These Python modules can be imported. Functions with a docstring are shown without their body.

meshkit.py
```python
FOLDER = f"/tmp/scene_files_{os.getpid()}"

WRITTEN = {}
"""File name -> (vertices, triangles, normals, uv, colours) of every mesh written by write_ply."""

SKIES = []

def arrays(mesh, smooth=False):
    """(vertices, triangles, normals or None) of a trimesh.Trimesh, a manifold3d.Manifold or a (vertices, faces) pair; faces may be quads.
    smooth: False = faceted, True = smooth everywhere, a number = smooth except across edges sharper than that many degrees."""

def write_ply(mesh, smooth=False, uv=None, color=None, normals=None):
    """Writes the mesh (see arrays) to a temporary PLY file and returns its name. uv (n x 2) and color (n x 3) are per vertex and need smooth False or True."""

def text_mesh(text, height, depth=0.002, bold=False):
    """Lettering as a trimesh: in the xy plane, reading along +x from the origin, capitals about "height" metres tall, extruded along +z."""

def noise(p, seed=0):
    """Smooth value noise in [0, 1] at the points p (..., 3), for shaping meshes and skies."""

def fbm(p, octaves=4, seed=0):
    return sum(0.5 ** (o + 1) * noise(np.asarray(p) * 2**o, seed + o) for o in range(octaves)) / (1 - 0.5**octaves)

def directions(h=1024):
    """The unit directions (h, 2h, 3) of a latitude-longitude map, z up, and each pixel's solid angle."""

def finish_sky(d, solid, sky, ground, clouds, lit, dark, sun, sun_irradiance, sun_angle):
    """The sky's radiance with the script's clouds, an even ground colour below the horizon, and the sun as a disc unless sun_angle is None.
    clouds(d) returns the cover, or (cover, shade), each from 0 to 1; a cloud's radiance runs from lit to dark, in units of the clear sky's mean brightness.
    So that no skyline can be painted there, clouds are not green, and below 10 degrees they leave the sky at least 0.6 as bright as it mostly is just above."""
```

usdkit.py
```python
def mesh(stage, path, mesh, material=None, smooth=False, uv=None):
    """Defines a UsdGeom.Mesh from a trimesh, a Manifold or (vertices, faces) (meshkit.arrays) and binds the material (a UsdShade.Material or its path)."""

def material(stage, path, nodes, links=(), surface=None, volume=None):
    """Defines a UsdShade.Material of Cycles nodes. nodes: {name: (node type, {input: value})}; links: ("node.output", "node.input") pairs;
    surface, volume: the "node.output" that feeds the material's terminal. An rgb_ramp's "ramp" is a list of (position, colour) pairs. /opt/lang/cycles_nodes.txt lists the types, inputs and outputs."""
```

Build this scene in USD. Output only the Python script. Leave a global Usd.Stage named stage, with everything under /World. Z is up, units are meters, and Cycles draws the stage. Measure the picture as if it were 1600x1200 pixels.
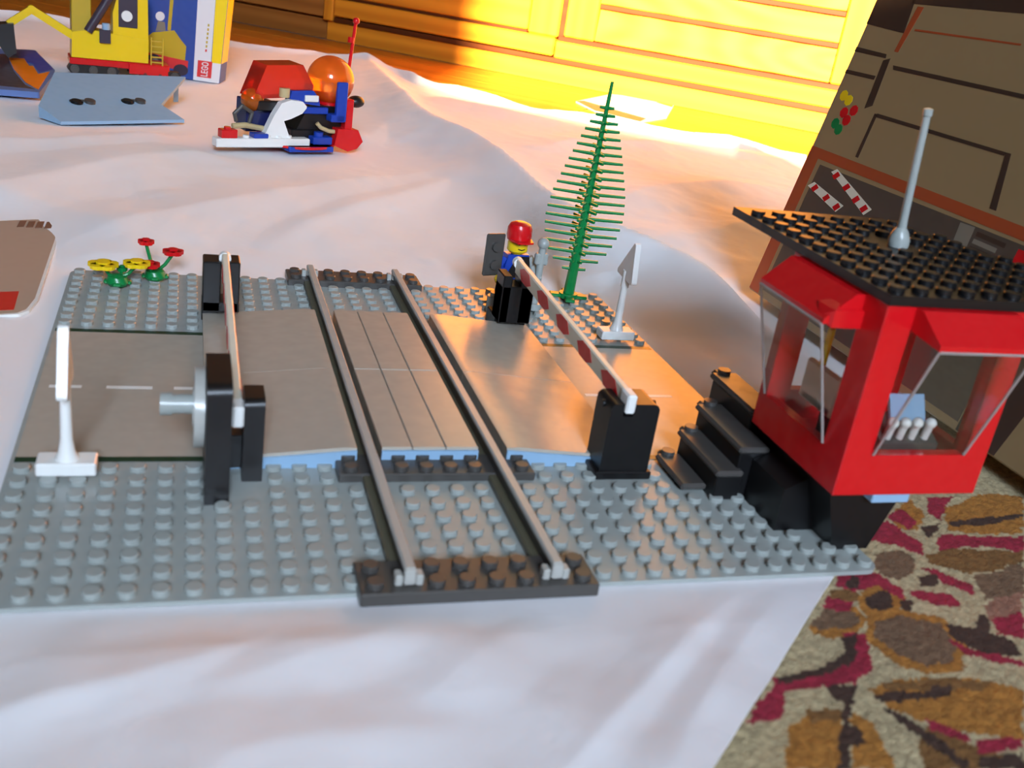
import math, numpy as np, trimesh, usdkit, meshkit
from pxr import Usd, UsdGeom, UsdLux, UsdShade, Gf, Sdf, Vt
from shapely.geometry import Polygon
import shapely, shapely.geometry, shapely.affinity

S = 0.008                      # one toy stud pitch in metres; all lengths below are in studs unless stated
stage = Usd.Stage.CreateInMemory()
UsdGeom.SetStageUpAxis(stage, 'Z'); UsdGeom.SetStageMetersPerUnit(stage, 1.0)
world = UsdGeom.Xform.Define(stage, '/World'); stage.SetDefaultPrim(world.GetPrim())
UsdGeom.Scope.Define(stage, '/World/Looks')

# ------------------------------------------------------------------ camera, sky, sun, window light, exposure
CAM = np.array([5.9477, -27.9028, 19.9129])
ROT = np.array([[0.9515, -0.2732, 0.1417], [0.0183, -0.4092, -0.9123], [0.3072, 0.8706, -0.3843]])
U_, _, V_ = np.linalg.svd(ROT); ROT = U_ @ V_
cam = UsdGeom.Camera.Define(stage, '/World/camera')
m = np.eye(4); m[0, :3], m[1, :3], m[2, :3], m[3, :3] = ROT[0], -ROT[1], -ROT[2], CAM * S
cam.AddTransformOp().Set(Gf.Matrix4d(m.tolist()))
cam.CreateHorizontalApertureAttr(36.0); cam.CreateVerticalApertureAttr(27.0)
cam.CreateFocalLengthAttr(36.0 * 1607.57 / 1600)
cam.CreateClippingRangeAttr(Gf.Vec2f(0.01, 100.0))
cam.CreateFStopAttr(FSTOP := 22.0); cam.CreateFocusDistanceAttr(0.6)
cam.CreateExposureAttr(0.0)

# the room's back wall: origin, direction along it, direction out of it into the room
W0 = np.array([31.4, 179.8, 0.0]); WD = np.array([0.8003, -0.5996, 0.0]); WN = np.array([-0.5996, -0.8003, 0.0]); UP = np.array([0, 0, 1.0])
ROOM = dict(s0=-220.0, s1=330.0, m1=420.0, h=300.0)
WALL_DEG = math.degrees(math.atan2(WD[1], WD[0]))


def wp(s, mm, h):
    return W0 + WD * s + WN * mm + UP * h


def frame_matrix(x, y, z, pos):
    k = np.eye(4); k[0, :3], k[1, :3], k[2, :3], k[3, :3] = x, y, z, np.asarray(pos) * S
    return Gf.Matrix4d(k.tolist())


dome = UsdLux.DomeLight.Define(stage, '/World/sky'); dome.CreateIntensityAttr(0.9); dome.CreateColorAttr(Gf.Vec3f(0.75, 0.86, 1.0))
SUN_AZ = np.array([0.40, 0.917, 0.0]); SUN_EL = math.radians(17.0)
sun_dir = np.array([SUN_AZ[0] * math.cos(SUN_EL), SUN_AZ[1] * math.cos(SUN_EL), -math.sin(SUN_EL)]); sun_dir /= np.linalg.norm(sun_dir)
sun = UsdLux.DistantLight.Define(stage, '/World/sun'); sun.CreateAngleAttr(1.4); sun.CreateNormalizeAttr(True); sun.CreateIntensityAttr(13.8); sun.CreateColorAttr(Gf.Vec3f(1.0, 0.80, 0.45))
zx = -sun_dir; xx = np.cross(UP, zx); xx /= np.linalg.norm(xx); yx = np.cross(zx, xx)
sun.AddTransformOp().Set(frame_matrix(xx, yx, zx, (0, 0, 0)))
WIN_F = dict(s0=131.0, s1=322.0, h0=121.5, h1=240.0)   # the wide window in the front wall behind the camera: sun and daylight come in through it
wl = UsdLux.RectLight.Define(stage, '/World/window_daylight')
wl.CreateWidthAttr((322.0 - 215.0) * S); wl.CreateHeightAttr((WIN_F['h1'] - WIN_F['h0']) * S)
wl.CreateIntensityAttr(55.0); wl.CreateColorAttr(Gf.Vec3f(0.64, 0.79, 1.0))
wl.AddTransformOp().Set(frame_matrix(WD, UP, WN, wp((322.0 + 215.0) / 2, ROOM['m1'] + 3, (WIN_F['h0'] + WIN_F['h1']) / 2)))

# ------------------------------------------------------------------ helpers
used = {}


def numbered(parent, name):
    k = (parent, name); n = used.get(k, -1) + 1; used[k] = n
    return f'{parent}/{name}' if n == 0 else f'{parent}/{name}_{n:03d}'


def data(prim, **kw):
    for k, v in kw.items():
        if v: prim.SetCustomDataByKey(k, v)
    return prim


def thing(name, label=None, cat=None, loc=(0, 0, 0), rotz=0, group=None, kind=None, rotx=0):
    x = UsdGeom.Xform.Define(stage, numbered('/World', name))
    x.AddTranslateOp().Set(Gf.Vec3d(*[float(c) * S for c in loc]))
    if rotz: x.AddRotateZOp().Set(float(rotz))
    if rotx: x.AddRotateXOp().Set(float(rotx))
    return data(x.GetPrim(), label=label, category=cat, group=group, kind=kind)


class B:
    """Collects shapes, in studs, for one mesh."""
    def __init__(self): self.p = []
    def add(self, t): self.p.append(t); return self
    def hull(self, pts): return self.add(trimesh.convex.convex_hull(np.asarray(pts, float)))
    def box(self, x0, x1, y0, y1, z0, z1, b=0.05, T=None):
        lo, hi = np.minimum((x0, y0, z0), (x1, y1, z1)), np.maximum((x0, y0, z0), (x1, y1, z1))
        b = min(b, 0.45 * (hi - lo).min()); pts = []
        for c in np.ndindex(2, 2, 2):
            for k in range(3):
                q = np.where(c, hi - b, lo + b); q[k] = (lo, hi)[c[k]][k]; pts.append(q)
        t = trimesh.convex.convex_hull(np.array(pts))
        if T is not None: t.apply_transform(T)
        return self.add(t)
    def cyl(self, a, b, r, r2=None, n=20):
        a, b = np.asarray(a, float), np.asarray(b, float); d = b - a; L = np.linalg.norm(d); d /= L
        u = np.cross(d, (0, 0, 1.0) if abs(d[2]) < .9 else (1.0, 0, 0)); u /= np.linalg.norm(u); w = np.cross(d, u)
        an = np.arange(n) * 2 * np.pi / n; ring = np.cos(an)[:, None] * u + np.sin(an)[:, None] * w
        r2 = r if r2 is None else r2
        return self.hull(np.vstack([a + ring * r, b + ring * max(r2, 1e-3)]))
    def ball(self, c, r, k=2, sc=(1, 1, 1)):
        t = trimesh.creation.icosphere(k, r); t.apply_scale(sc); t.apply_translation(c); return self.add(t)
    def tube(self, pts, r, n=8):
        pts = [np.asarray(p, float) for p in pts]
        for a, b in zip(pts, pts[1:]): self.cyl(a, b, r, n=n)
        for p in pts[1:-1]: self.ball(p, r, 1)
        return self
    def prism(self, poly, z0, z1, T=None):
        poly = shapely.geometry.polygon.orient(poly if isinstance(poly, shapely.Geometry) else Polygon(poly))
        t = trimesh.creation.extrude_polygon(poly, z1 - z0, engine='earcut'); t.apply_translation((0, 0, z0))
        if T is not None: t.apply_transform(T)
        return self.add(t)
    def lathe(self, prof, c=(0, 0, 0), n=24):
        t = trimesh.creation.revolve(np.asarray(prof, float), sections=n); t.apply_translation(c); return self.add(t)
    def mesh(self):
        t = trimesh.util.concatenate([trimesh.Trimesh(q.vertices, q.faces, process=False) for q in self.p]); return t


def put(name, b, mat, parent='/World', smooth=30, **kw):
    """ONE Mesh prim under its thing (or on top level)."""
    path = parent if isinstance(parent, str) else str(parent.GetPath())
    t = b.mesh() if isinstance(b, B) else b
    t = trimesh.Trimesh(np.asarray(t.vertices) * S, t.faces, process=False)
    return data(usdkit.mesh(stage, numbered(path, name), t, mat, smooth=smooth).GetPrim(), **kw)


def again(src, name, parent, loc):
    """another copy of a mesh part, moved by loc"""
    g = UsdGeom.Mesh.Define(stage, numbered(str(parent.GetPath()), name))
    g.GetPrim().GetReferences().AddInternalReference(src.GetPath())
    UsdGeom.Xformable(g).AddTranslateOp().Set(Gf.Vec3d(*[float(c) * S for c in loc]))
    return g.GetPrim()


def stud_shape(r=0.3, h=0.21, n=14):
    return B().lathe([(0, -0.02), (r, -0.02), (r, h - .035), (r - .035, h), (0, h)], n=n)


stud_first = {}


def studs(parent, places, mat, key):
    """single moulded studs, each a part of its own"""
    for q in places:
        if key not in stud_first:
            g = put('stud', B().add(stud_shape().mesh().apply_translation(q)), mat, parent); stud_first[key] = (g, np.array(q, float))
        else:
            g0, q0 = stud_first[key]; again(g0, 'stud', parent, np.array(q, float) - q0)


def Rm(axis, deg, pt=(0, 0, 0)):
    return trimesh.transformations.rotation_matrix(math.radians(deg), axis, pt)


def lin(*c):                    # sRGB 0..255 to linear
    c = np.array(c, float) / 255
    return tuple(np.where(c <= .04045, c / 12.92, ((c + .055) / 1.055) ** 2.4).tolist())


def P(name, color, rough=0.35, **kw):
    """moulded plastic or other plain surface with a faint uneven relief"""
    return usdkit.material(stage, '/World/Looks/' + name, {
        'co': ('texture_coordinate', {}), 'n': ('noise_texture', {'scale': 160.0, 'detail': 2.0}),
        'mr': ('map_range', {'from_min': 0.3, 'from_max': 0.7, 'to_min': max(rough - .025, .02), 'to_max': rough + .025}),
        'p': ('principled_bsdf', {'base_color': color, 'roughness': rough, **kw})},
        [('co.object', 'n.vector'), ('n.fac', 'mr.value'), ('mr.result', 'p.roughness')], surface='p.BSDF')


def wood(name, dark, light, along='x', scale=1.0, rough=0.55, knots=False, plank=None):
    """pine: long grain lines, rings round knots, optional parquet joints"""
    st = (0.9, 14.0, 14.0) if along == 'x' else (14.0, 14.0, 0.9)
    nodes = {'co': ('texture_coordinate', {}), 'mp': ('mapping', {'scale': tuple(v * scale for v in st)}),
             'n1': ('noise_texture', {'scale': 3.0, 'detail': 5.0, 'roughness': .6, 'distortion': .4}),
             'w': ('wave_texture', {'wave_type': 'bands', 'bands_direction': 'z' if along == 'x' else 'x', 'scale': 1.1, 'distortion': 5.0, 'detail': 3.0, 'detail_scale': 1.2}),
             'mx': ('mix_float', {'fac': 0.45}),
             'r': ('rgb_ramp', {'ramp': [(0.15, dark), (0.5, tuple(.5 * (a + b) for a, b in zip(dark, light))), (0.85, light)]}),
             'bp': ('bump', {'strength': .12, 'distance': .0006}),
             'p': ('principled_bsdf', {'roughness': rough, 'specular_ior_level': .2})}
    links = [('co.object', 'mp.vector'), ('mp.vector', 'n1.vector'), ('mp.vector', 'w.vector'), ('n1.fac', 'mx.a'), ('w.fac', 'mx.b'), ('mx.result', 'r.fac'), ('mx.result', 'bp.height'), ('r.color', 'p.base_color'), ('bp.normal', 'p.normal')]
    if knots:                   # concentric rings stretched along the board
        nodes |= {'mk': ('mapping', {'scale': (4.2, 4.2, 15.0)}), 'v': ('voronoi_texture', {'feature': 'smooth_f1', 'scale': .55, 'smoothness': .6, 'randomness': .9}),
                  'ms': ('math', {'math_type': 'multiply', 'value2': 60.0}), 'sn': ('math', {'math_type': 'sine'}), 'mr': ('map_range', {'from_min': -1.0, 'from_max': 1.0}),
                  'mx2': ('mix_float', {'fac': .55})}
        links = [l for l in links if l[0] != 'mx.result'] + [('co.object', 'mk.vector'), ('mk.vector', 'v.vector'), ('v.distance', 'ms.value1'), ('ms.value', 'sn.value1'), ('sn.value', 'mr.value'), ('mx.result', 'mx2.a'), ('mr.result', 'mx2.b'), ('mx2.result', 'r.fac'), ('mx2.result', 'bp.height')]
    return usdkit.material(stage, '/World/Looks/' + name, nodes, links, surface='p.BSDF')


def vertex_paint(name, rough, bump=0.0, bscale=900.0, sheen=0.0):
    nodes = {'a': ('attribute', {'attribute': 'tint'}), 'p': ('principled_bsdf', {'roughness': rough, 'sheen_weight': sheen})}
    links = [('a.color', 'p.base_color')]
    if bump:
        nodes |= {'co': ('geometry', {}), 'n': ('noise_texture', {'scale': bscale, 'detail': 3.0}), 'b': ('bump', {'strength': bump, 'distance': .002})}
        links += [('co.position', 'n.vector'), ('n.fac', 'b.height'), ('b.normal', 'p.normal')]
    return usdkit.material(stage, '/World/Looks/' + name, nodes, links, surface='p.BSDF')


GREY = P('light_grey_plastic', lin(156, 162, 158), .3)
DGREY = P('dark_grey_plastic', lin(72, 69, 66), .35)
BLACK = P('black_plastic', lin(17, 16, 17), .38)
RED = P('red_plastic', lin(205, 18, 26), .25)
WHITE = P('white_plastic', lin(232, 232, 228), .3)
BLUE = P('blue_plastic', lin(22, 62, 165), .3)
NAVY = P('navy_plastic', lin(25, 32, 80), .35)
YELLOW = P('yellow_plastic', lin(235, 200, 20), .3)
GREEN = P('green_plastic', lin(8, 125, 62), .3)
DGREEN = P('dark_green_print', lin(30, 58, 38), .3)
ROAD = P('road_grey_plastic', lin(176, 167, 153), .24)
PALE = P('pale_bluegrey_plastic', lin(142, 176, 205), .35)
TAN = P('tan_plastic', lin(190, 170, 125), .4)
ORANGE = P('orange_print', lin(240, 130, 10), .4)
METAL = P('rail_grey_plastic', lin(172, 172, 166), .28)
CREAM = P('cream_plastic', lin(225, 220, 200), .35)


def clear(name, tint):
    """a thin clear plastic pane: mostly see-through, more mirror-like at grazing angles"""
    return usdkit.material(stage, '/World/Looks/' + name, {'t': ('transparent_bsdf', {'color': tint}), 'g': ('glossy_bsdf', {'color': (1, 1, 1), 'roughness': .05}), 'l': ('layer_weight', {'blend': .5}),
                           'pw': ('math', {'math_type': 'power', 'value2': 4.0}), 'ma': ('math', {'math_type': 'multiply_add', 'value2': .5, 'value3': .04}), 'm': ('mix_closure', {})},
                           [('l.facing', 'pw.value1'), ('pw.value', 'ma.value1'), ('ma.value', 'm.fac'), ('t.BSDF', 'm.closure1'), ('g.BSDF', 'm.closure2')], surface='m.closure')


CLEAR = clear('clear_plastic', (.93, .93, .92))
TRANS_RED = P('clear_red_plastic', (.9, .05, .02), .1, transmission_weight=.75)
TRANS_ORANGE = P('clear_orange_plastic', (1.0, .22, .02), .1, transmission_weight=.7)

# ---- outlines on the ground, in studs
CARPET_COLOURS = {'gold': (0.3, 0.125, 0.02), 'taupe': (0.135, 0.078, 0.042), 'red': (0.24, 0.012, 0.03), 'dark': (0.045, 0.022, 0.014), 'cream': (0.36, 0.29, 0.165), 'pink': (0.23, 0.11, 0.07), 'brown': (0.16, 0.075, 0.02)}
MOTIF = [
 ('gold', [[29.98, -2.16], [31.63, -2.01], [33.06, -2.63], [32.66, -4.45], [31.44, -5.47], [30.0, -5.45], [29.26, -4.76], [29.11, -3.59]]),
 ('taupe', [[30.09, -2.59], [31.39, -2.35], [32.6, -2.95], [32.38, -4.29], [31.53, -4.98], [30.39, -5.06], [29.74, -4.49], [29.47, -3.49]]),
 ('gold', [[27.15, -2.75], [28.3, -1.74], [29.87, -1.58], [29.8, -2.43], [29.0, -3.18], [27.92, -3.35], [27.28, -3.16]]),
 ('taupe', [[27.39, -2.5], [28.35, -1.74], [29.68, -1.71], [29.57, -2.41], [28.93, -2.84], [27.65, -2.86]]),
 ('red', [[28.38, -1.53], [29.16, -0.93], [29.96, -1.29], [29.59, -1.84], [28.69, -1.84]]),
 ('brown', [[29.44, -0.65], [30.53, -0.43], [30.25, -1.31], [29.17, -1.08]]),
 ('gold', [[32.19, -1.39], [31.82, -1.79], [31.37, -2.1], [30.89, -2.3], [30.47, -2.34], [30.15, -2.24], [29.99, -1.99], [30.01, -1.64], [30.2, -1.24], [30.55, -0.83], [31.01, -0.49], [31.5, -0.27], [31.95, -0.21], [32.29, -0.33], [32.45, -0.59], [32.41, -0.97]]),
 ('dark', [[31.67, -1.42], [31.45, -1.66], [31.18, -1.85], [30.9, -1.97], [30.66, -2.0], [30.47, -1.94], [30.38, -1.79], [30.4, -1.58], [30.52, -1.33], [30.73, -1.09], [30.99, -0.89], [31.28, -0.76], [31.54, -0.73], [31.73, -0.8], [31.82, -0.95], [31.8, -1.17]]),
 ('dark', [[32.33, -1.77], [32.2, -1.92], [32.04, -2.04], [31.89, -2.12], [31.75, -2.14], [31.66, -2.1], [31.62, -2.01], [31.65, -1.88], [31.73, -1.73], [31.87, -1.58], [32.02, -1.45], [32.18, -1.38], [32.32, -1.35], [32.42, -1.39], [32.45, -1.49], [32.42, -1.62]]),
 ('red', [[30.41, 0.37], [31.96, 0.59], [32.66, -0.74], [32.09, -1.38], [31.69, -0.43], [30.33, -0.72], [29.83, -0.38]]),
 ('dark', [[31.01, -0.15], [30.87, -0.32], [30.72, -0.46], [30.56, -0.55], [30.43, -0.57], [30.35, -0.53], [30.32, -0.43], [30.35, -0.28], [30.44, -0.11], [30.58, 0.06], [30.73, 0.21], [30.89, 0.3], [31.03, 0.33], [31.11, 0.28], [31.14, 0.18], [31.1, 0.03]]),
 ('red', [[28.35, -3.12], [29.37, -3.21], [28.31, -4.97], [27.31, -5.64], [25.87, -5.72], [23.98, -5.68], [24.42, -4.99], [26.04, -5.15], [27.33, -4.56], [28.07, -4.14]]),
 ('dark', [[28.1, -3.37], [28.95, -3.18], [27.88, -4.5], [26.18, -5.23], [24.36, -5.32], [24.59, -5.06], [26.21, -4.88], [27.81, -4.11]]),
 ('red', [[22.39, -6.99], [23.46, -6.01], [24.43, -5.95], [23.71, -6.89]]),
 ('red', [[23.79, -5.71], [24.56, -5.57], [24.34, -6.11], [23.41, -6.11]]),
 ('gold', [[23.85, -7.22], [24.77, -6.8], [25.83, -6.87], [24.37, -9.13], [22.63, -8.9]]),
 ('brown', [[24.75, -6.69], [26.0, -6.62], [25.64, -7.17], [24.61, -7.2]]),
 ('gold', [[26.2, -6.97], [26.74, -7.45], [26.08, -9.35], [24.74, -9.18]]),
 ('dark', [[25.87, -5.72], [27.11, -5.73], [26.4, -6.67], [24.67, -9.17], [24.26, -9.12], [26.14, -6.53]]),
 ('dark', [[25.95, -7.98], [25.82, -8.13], [25.66, -8.26], [25.51, -8.34], [25.37, -8.35], [25.27, -8.31], [25.23, -8.21], [25.25, -8.06], [25.33, -7.9], [25.46, -7.74], [25.62, -7.61], [25.78, -7.53], [25.92, -7.51], [26.02, -7.56], [26.06, -7.67], [26.04, -7.81]]),
 ('gold', [[27.37, -5.88], [29.05, -5.59], [31.75, -5.81], [33.2, -6.63], [31.33, -8.74], [29.77, -8.24], [28.44, -7.66], [27.71, -6.82]]),
 ('brown', [[28.2, -5.73], [30.85, -5.72], [32.42, -6.18], [31.7, -6.46], [29.95, -6.27], [28.23, -6.09]]),
 ('dark', [[27.56, -6.13], [29.09, -6.29], [30.64, -6.11], [30.26, -6.6], [28.27, -6.66], [27.35, -6.44]]),
 ('brown', [[27.82, -8.0], [28.69, -7.79], [29.56, -8.93], [30.77, -9.38], [30.3, -9.91], [27.06, -9.48]]),
 ('dark', [[27.37, -6.67], [27.91, -7.17], [28.45, -8.33], [28.72, -9.32], [28.21, -9.63], [27.86, -8.42]]),
 ('dark', [[29.19, -9.28], [30.93, -9.2], [30.3, -9.91], [28.83, -9.72]]),
 ('red', [[28.67, -7.47], [28.93, -7.71], [29.66, -8.38], [29.43, -8.66], [28.47, -8.08]]),
 ('red', [[29.71, -8.59], [31.27, -8.63], [31.09, -9.02], [29.33, -9.1]]),
 ('red', [[32.29, -3.75], [32.84, -4.47], [33.69, -4.68], [34.4, -5.27], [34.2, -5.5], [32.41, -4.75]]),
 ('dark', [[32.8, -2.97], [33.88, -3.2], [35.0, -4.14], [34.61, -5.03], [33.22, -4.63], [32.48, -3.9]]),
 ('dark', [[34.79, -3.07], [34.57, -3.29], [34.34, -3.48], [34.12, -3.59], [33.95, -3.63], [33.86, -3.57], [33.85, -3.43], [33.93, -3.24], [34.09, -3.01], [34.3, -2.78], [34.54, -2.59], [34.77, -2.46], [34.94, -2.43], [35.04, -2.49], [35.05, -2.63], [34.96, -2.83]]),
 ('pink', [[35.39, -2.02], [38.2, -0.98], [36.42, -2.99], [34.9, -3.01]]),
 ('taupe', [[36.33, -0.19], [39.61, 0.61], [37.93, -1.28], [35.74, -1.74]]),
 ('red', [[35.11, -2.88], [36.91, -2.44], [35.49, -4.04], [34.54, -3.68]]),
 ('red', [[32.66, -0.89], [34.41, -1.18], [34.46, -1.94], [33.24, -1.85]]),
 ('red', [[34.42, 0.6], [35.12, 0.47], [35.93, -0.82], [35.4, -1.33], [34.78, -0.41]]),
 ('dark', [[33.85, -0.02], [34.88, 0.15], [34.56, -0.56], [33.44, -0.71]]),
 ('taupe', [[34.33, 0.85], [33.97, 0.46], [33.53, 0.14], [33.08, -0.05], [32.68, -0.11], [32.4, -0.01], [32.26, 0.23], [32.29, 0.57], [32.5, 0.97], [32.84, 1.37], [33.29, 1.7], [33.76, 1.92], [34.18, 1.99], [34.48, 1.88], [34.61, 1.63], [34.56, 1.26]]),
 ('red', [[34.28, 3.82], [35.36, 4.16], [35.8, 2.44], [35.25, 1.4], [34.63, 2.14], [33.43, 2.65]]),
 ('brown', [[35.38, 1.57], [36.78, 1.84], [40.36, 1.46], [39.61, 0.61], [36.45, -0.04], [35.1, 0.89]]),
 ('red', [[37.21, 3.02], [39.26, 2.63], [41.39, 2.62], [40.36, 1.46], [38.66, 1.92], [36.03, 1.8]]),
 ('gold', [[39.01, 5.02], [42.31, 6.31], [44.3, 5.92], [41.63, 2.9], [39.41, 2.82], [37.78, 3.28]]),
 ('dark', [[38.49, 4.03], [41.23, 4.22], [43.01, 4.45], [42.74, 4.15], [40.81, 3.73], [38.12, 3.55]]),
 ('gold', [[36.01, 4.72], [37.89, 6.11], [37.56, 4.46], [36.24, 3.35], [35.43, 3.58]]),
 ('red', [[38.78, 6.08], [40.2, 6.04], [38.0, 4.05], [37.83, 4.65]]),
 ('dark', [[36.68, 3.62], [37.85, 3.86], [36.78, 2.95], [36.3, 2.78]]),
 ('red', [[35.51, 4.54], [36.77, 5.1], [36.65, 3.91], [35.95, 3.46]]),
]
CARD = [[-6.92, 40.05], [-1.39, 42.44], [-1.27, 38.26], [-1.1, 26.93], [-1.31, 25.19], [-1.7, 24.6], [-4.12, 23.81]]
CARD_RED = [[-4.71, 27.24], [-2.13, 27.88], [-2.0, 25.12], [-4.24, 24.5]]
CARD_PRINT = [[-3.59, 41.29], [-1.82, 42.18], [-1.75, 40.12], [-3.39, 38.62]]
LEAFLET = [[-17.74, 110.52], [-14.58, 113.37], [-11.71, 114.75], [-7.98, 100.53], [-7.74, 96.95], [-7.79, 85.26], [-13.51, 84.68]]
LEAFLET_BLUE = [[-14.24, 111.9], [-11.64, 114.21], [-8.21, 100.84], [-9.18, 97.29], [-10.57, 103.52], [-11.41, 103.88]]
LEAFLET_ORANGE = [[-13.41, 105.92], [-11.89, 106.64], [-10.71, 101.4], [-10.35, 101.68], [-9.2, 96.35], [-8.32, 98.84], [-8.06, 86.62], [-9.7, 90.36], [-11.83, 98.13]]
LEAFLET_DARK = [[-17.25, 107.55], [-14.06, 108.64], [-11.66, 96.86], [-9.51, 88.85], [-8.38, 86.81], [-13.86, 86.78]]
FLOOR_PAPER = [[64.81, 129.52], [76.39, 143.8], [88.64, 143.35], [77.58, 122.52], [69.71, 114.68], [64.94, 121.02]]
PAPER_PINK = [[77.59, 133.54], [83.66, 134.01], [77.94, 123.82], [70.81, 117.31], [67.89, 120.5]]
PAPER_DARK = [[64.81, 129.52], [66.76, 131.31], [69.55, 124.75], [72.45, 118.7], [69.71, 114.68], [64.94, 121.02]]
PAPER_RED = [[83.0, 139.29], [88.64, 143.35], [84.37, 135.03]]
WEDGE = {'top': [-6.36, 85.14, 2.6, 5.93, 91.25, 2.6, 3.67, 82.82, 0.9, -6.79, 75.97, 0.9, 5.89, 80.05, 0.1, -4.69, 73.57, 0.1]}
WEDGE_HOLES = [[-3.8, 78.87, 1.0], [0.67, 81.55, 1.0], [-2.57, 77.4, 0.9], [1.97, 80.01, 0.9]]

# ------------------------------------------------------------------ the room
PLASTER = usdkit.material(stage, '/World/Looks/plaster', {'co': ('geometry', {}), 'n': ('noise_texture', {'scale': 40.0, 'detail': 4.0}), 'r': ('rgb_ramp', {'ramp': [(.3, lin(100, 88, 72)), (.7, lin(112, 98, 80))]}), 'p': ('principled_bsdf', {'roughness': .85})}, [('co.position', 'n.vector'), ('n.fac', 'r.fac'), ('r.color', 'p.base_color')], surface='p.BSDF')
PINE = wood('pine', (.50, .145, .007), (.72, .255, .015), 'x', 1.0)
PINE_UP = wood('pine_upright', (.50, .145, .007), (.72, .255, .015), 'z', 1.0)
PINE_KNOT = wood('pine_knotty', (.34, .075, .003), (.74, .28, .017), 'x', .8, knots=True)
GAP_SHADE = wood('pine_gap_shade', (.06, .012, .001), (.09, .02, .002), 'x', 1.0)  # darkened pine that paints the shade in the cupboard gaps
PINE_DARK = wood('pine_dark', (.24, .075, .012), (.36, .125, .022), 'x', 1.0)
FLOORWOOD = wood('floor_wood', (.42, .125, .009), (.60, .21, .018), 'x', .8, rough=.35)

R0 = ROOM


def room_shell(name, b, mat):
    x = UsdGeom.Xform.Define(stage, numbered('/World', name)); x.AddTranslateOp().Set(Gf.Vec3d(*(W0 * S))); x.AddRotateZOp().Set(WALL_DEG)
    return data(x.GetPrim(), kind='structure'), put('surface', b, mat, x.GetPrim())


# in the room's frame: x along the back wall, y = minus the distance out of it, z up
FL = -0.62
fl, _ = room_shell('floor', B().box(R0['s0'], R0['s1'], -R0['m1'], 6, FL - 5, FL - .35, 0), FLOORWOOD)
for k in range(9):              # the boards seen in front of the cupboard
    put('floorboard', B().box(-90, 60, -9.0 * (k + 1) + .12, -9.0 * k - .12, FL - .4, FL, .12), FLOORWOOD, fl)
    put('floorboard', B().box(60.3, 240, -9.0 * (k + 1) + .12, -9.0 * k - .12, FL - .4, FL, .12), FLOORWOOD, fl)
room_shell('ceiling', B().box(R0['s0'], R0['s1'], -R0['m1'], 6, R0['h'], R0['h'] + 8, 0), PLASTER)
room_shell('wall_back', B().box(R0['s0'], R0['s1'], 6, 18, FL, R0['h'], 0), PLASTER)
room_shell('wall_left', B().box(R0['s0'] - 12, R0['s0'], -R0['m1'], 18, FL, R0['h'], 0), PLASTER)
room_shell('wall_right', B().box(R0['s1'], R0['s1'] + 12, -R0['m1'], 18, FL, R0['h'], 0), PLASTER)
b = B(); w = WIN_F; m1 = R0['m1']
b.box(R0['s0'], w['s0'], -m1 - 12, -m1, FL, R0['h'], 0).box(w['s1'], R0['s1'], -m1 - 12, -m1, FL, R0['h'], 0)
b.box(w['s0'], w['s1'], -m1 - 12, -m1, FL, w['h0'], 0).box(w['s0'], w['s1'], -m1 - 12, -m1, w['h1'], R0['h'], 0)
room_shell('wall_front', b, PLASTER)

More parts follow.
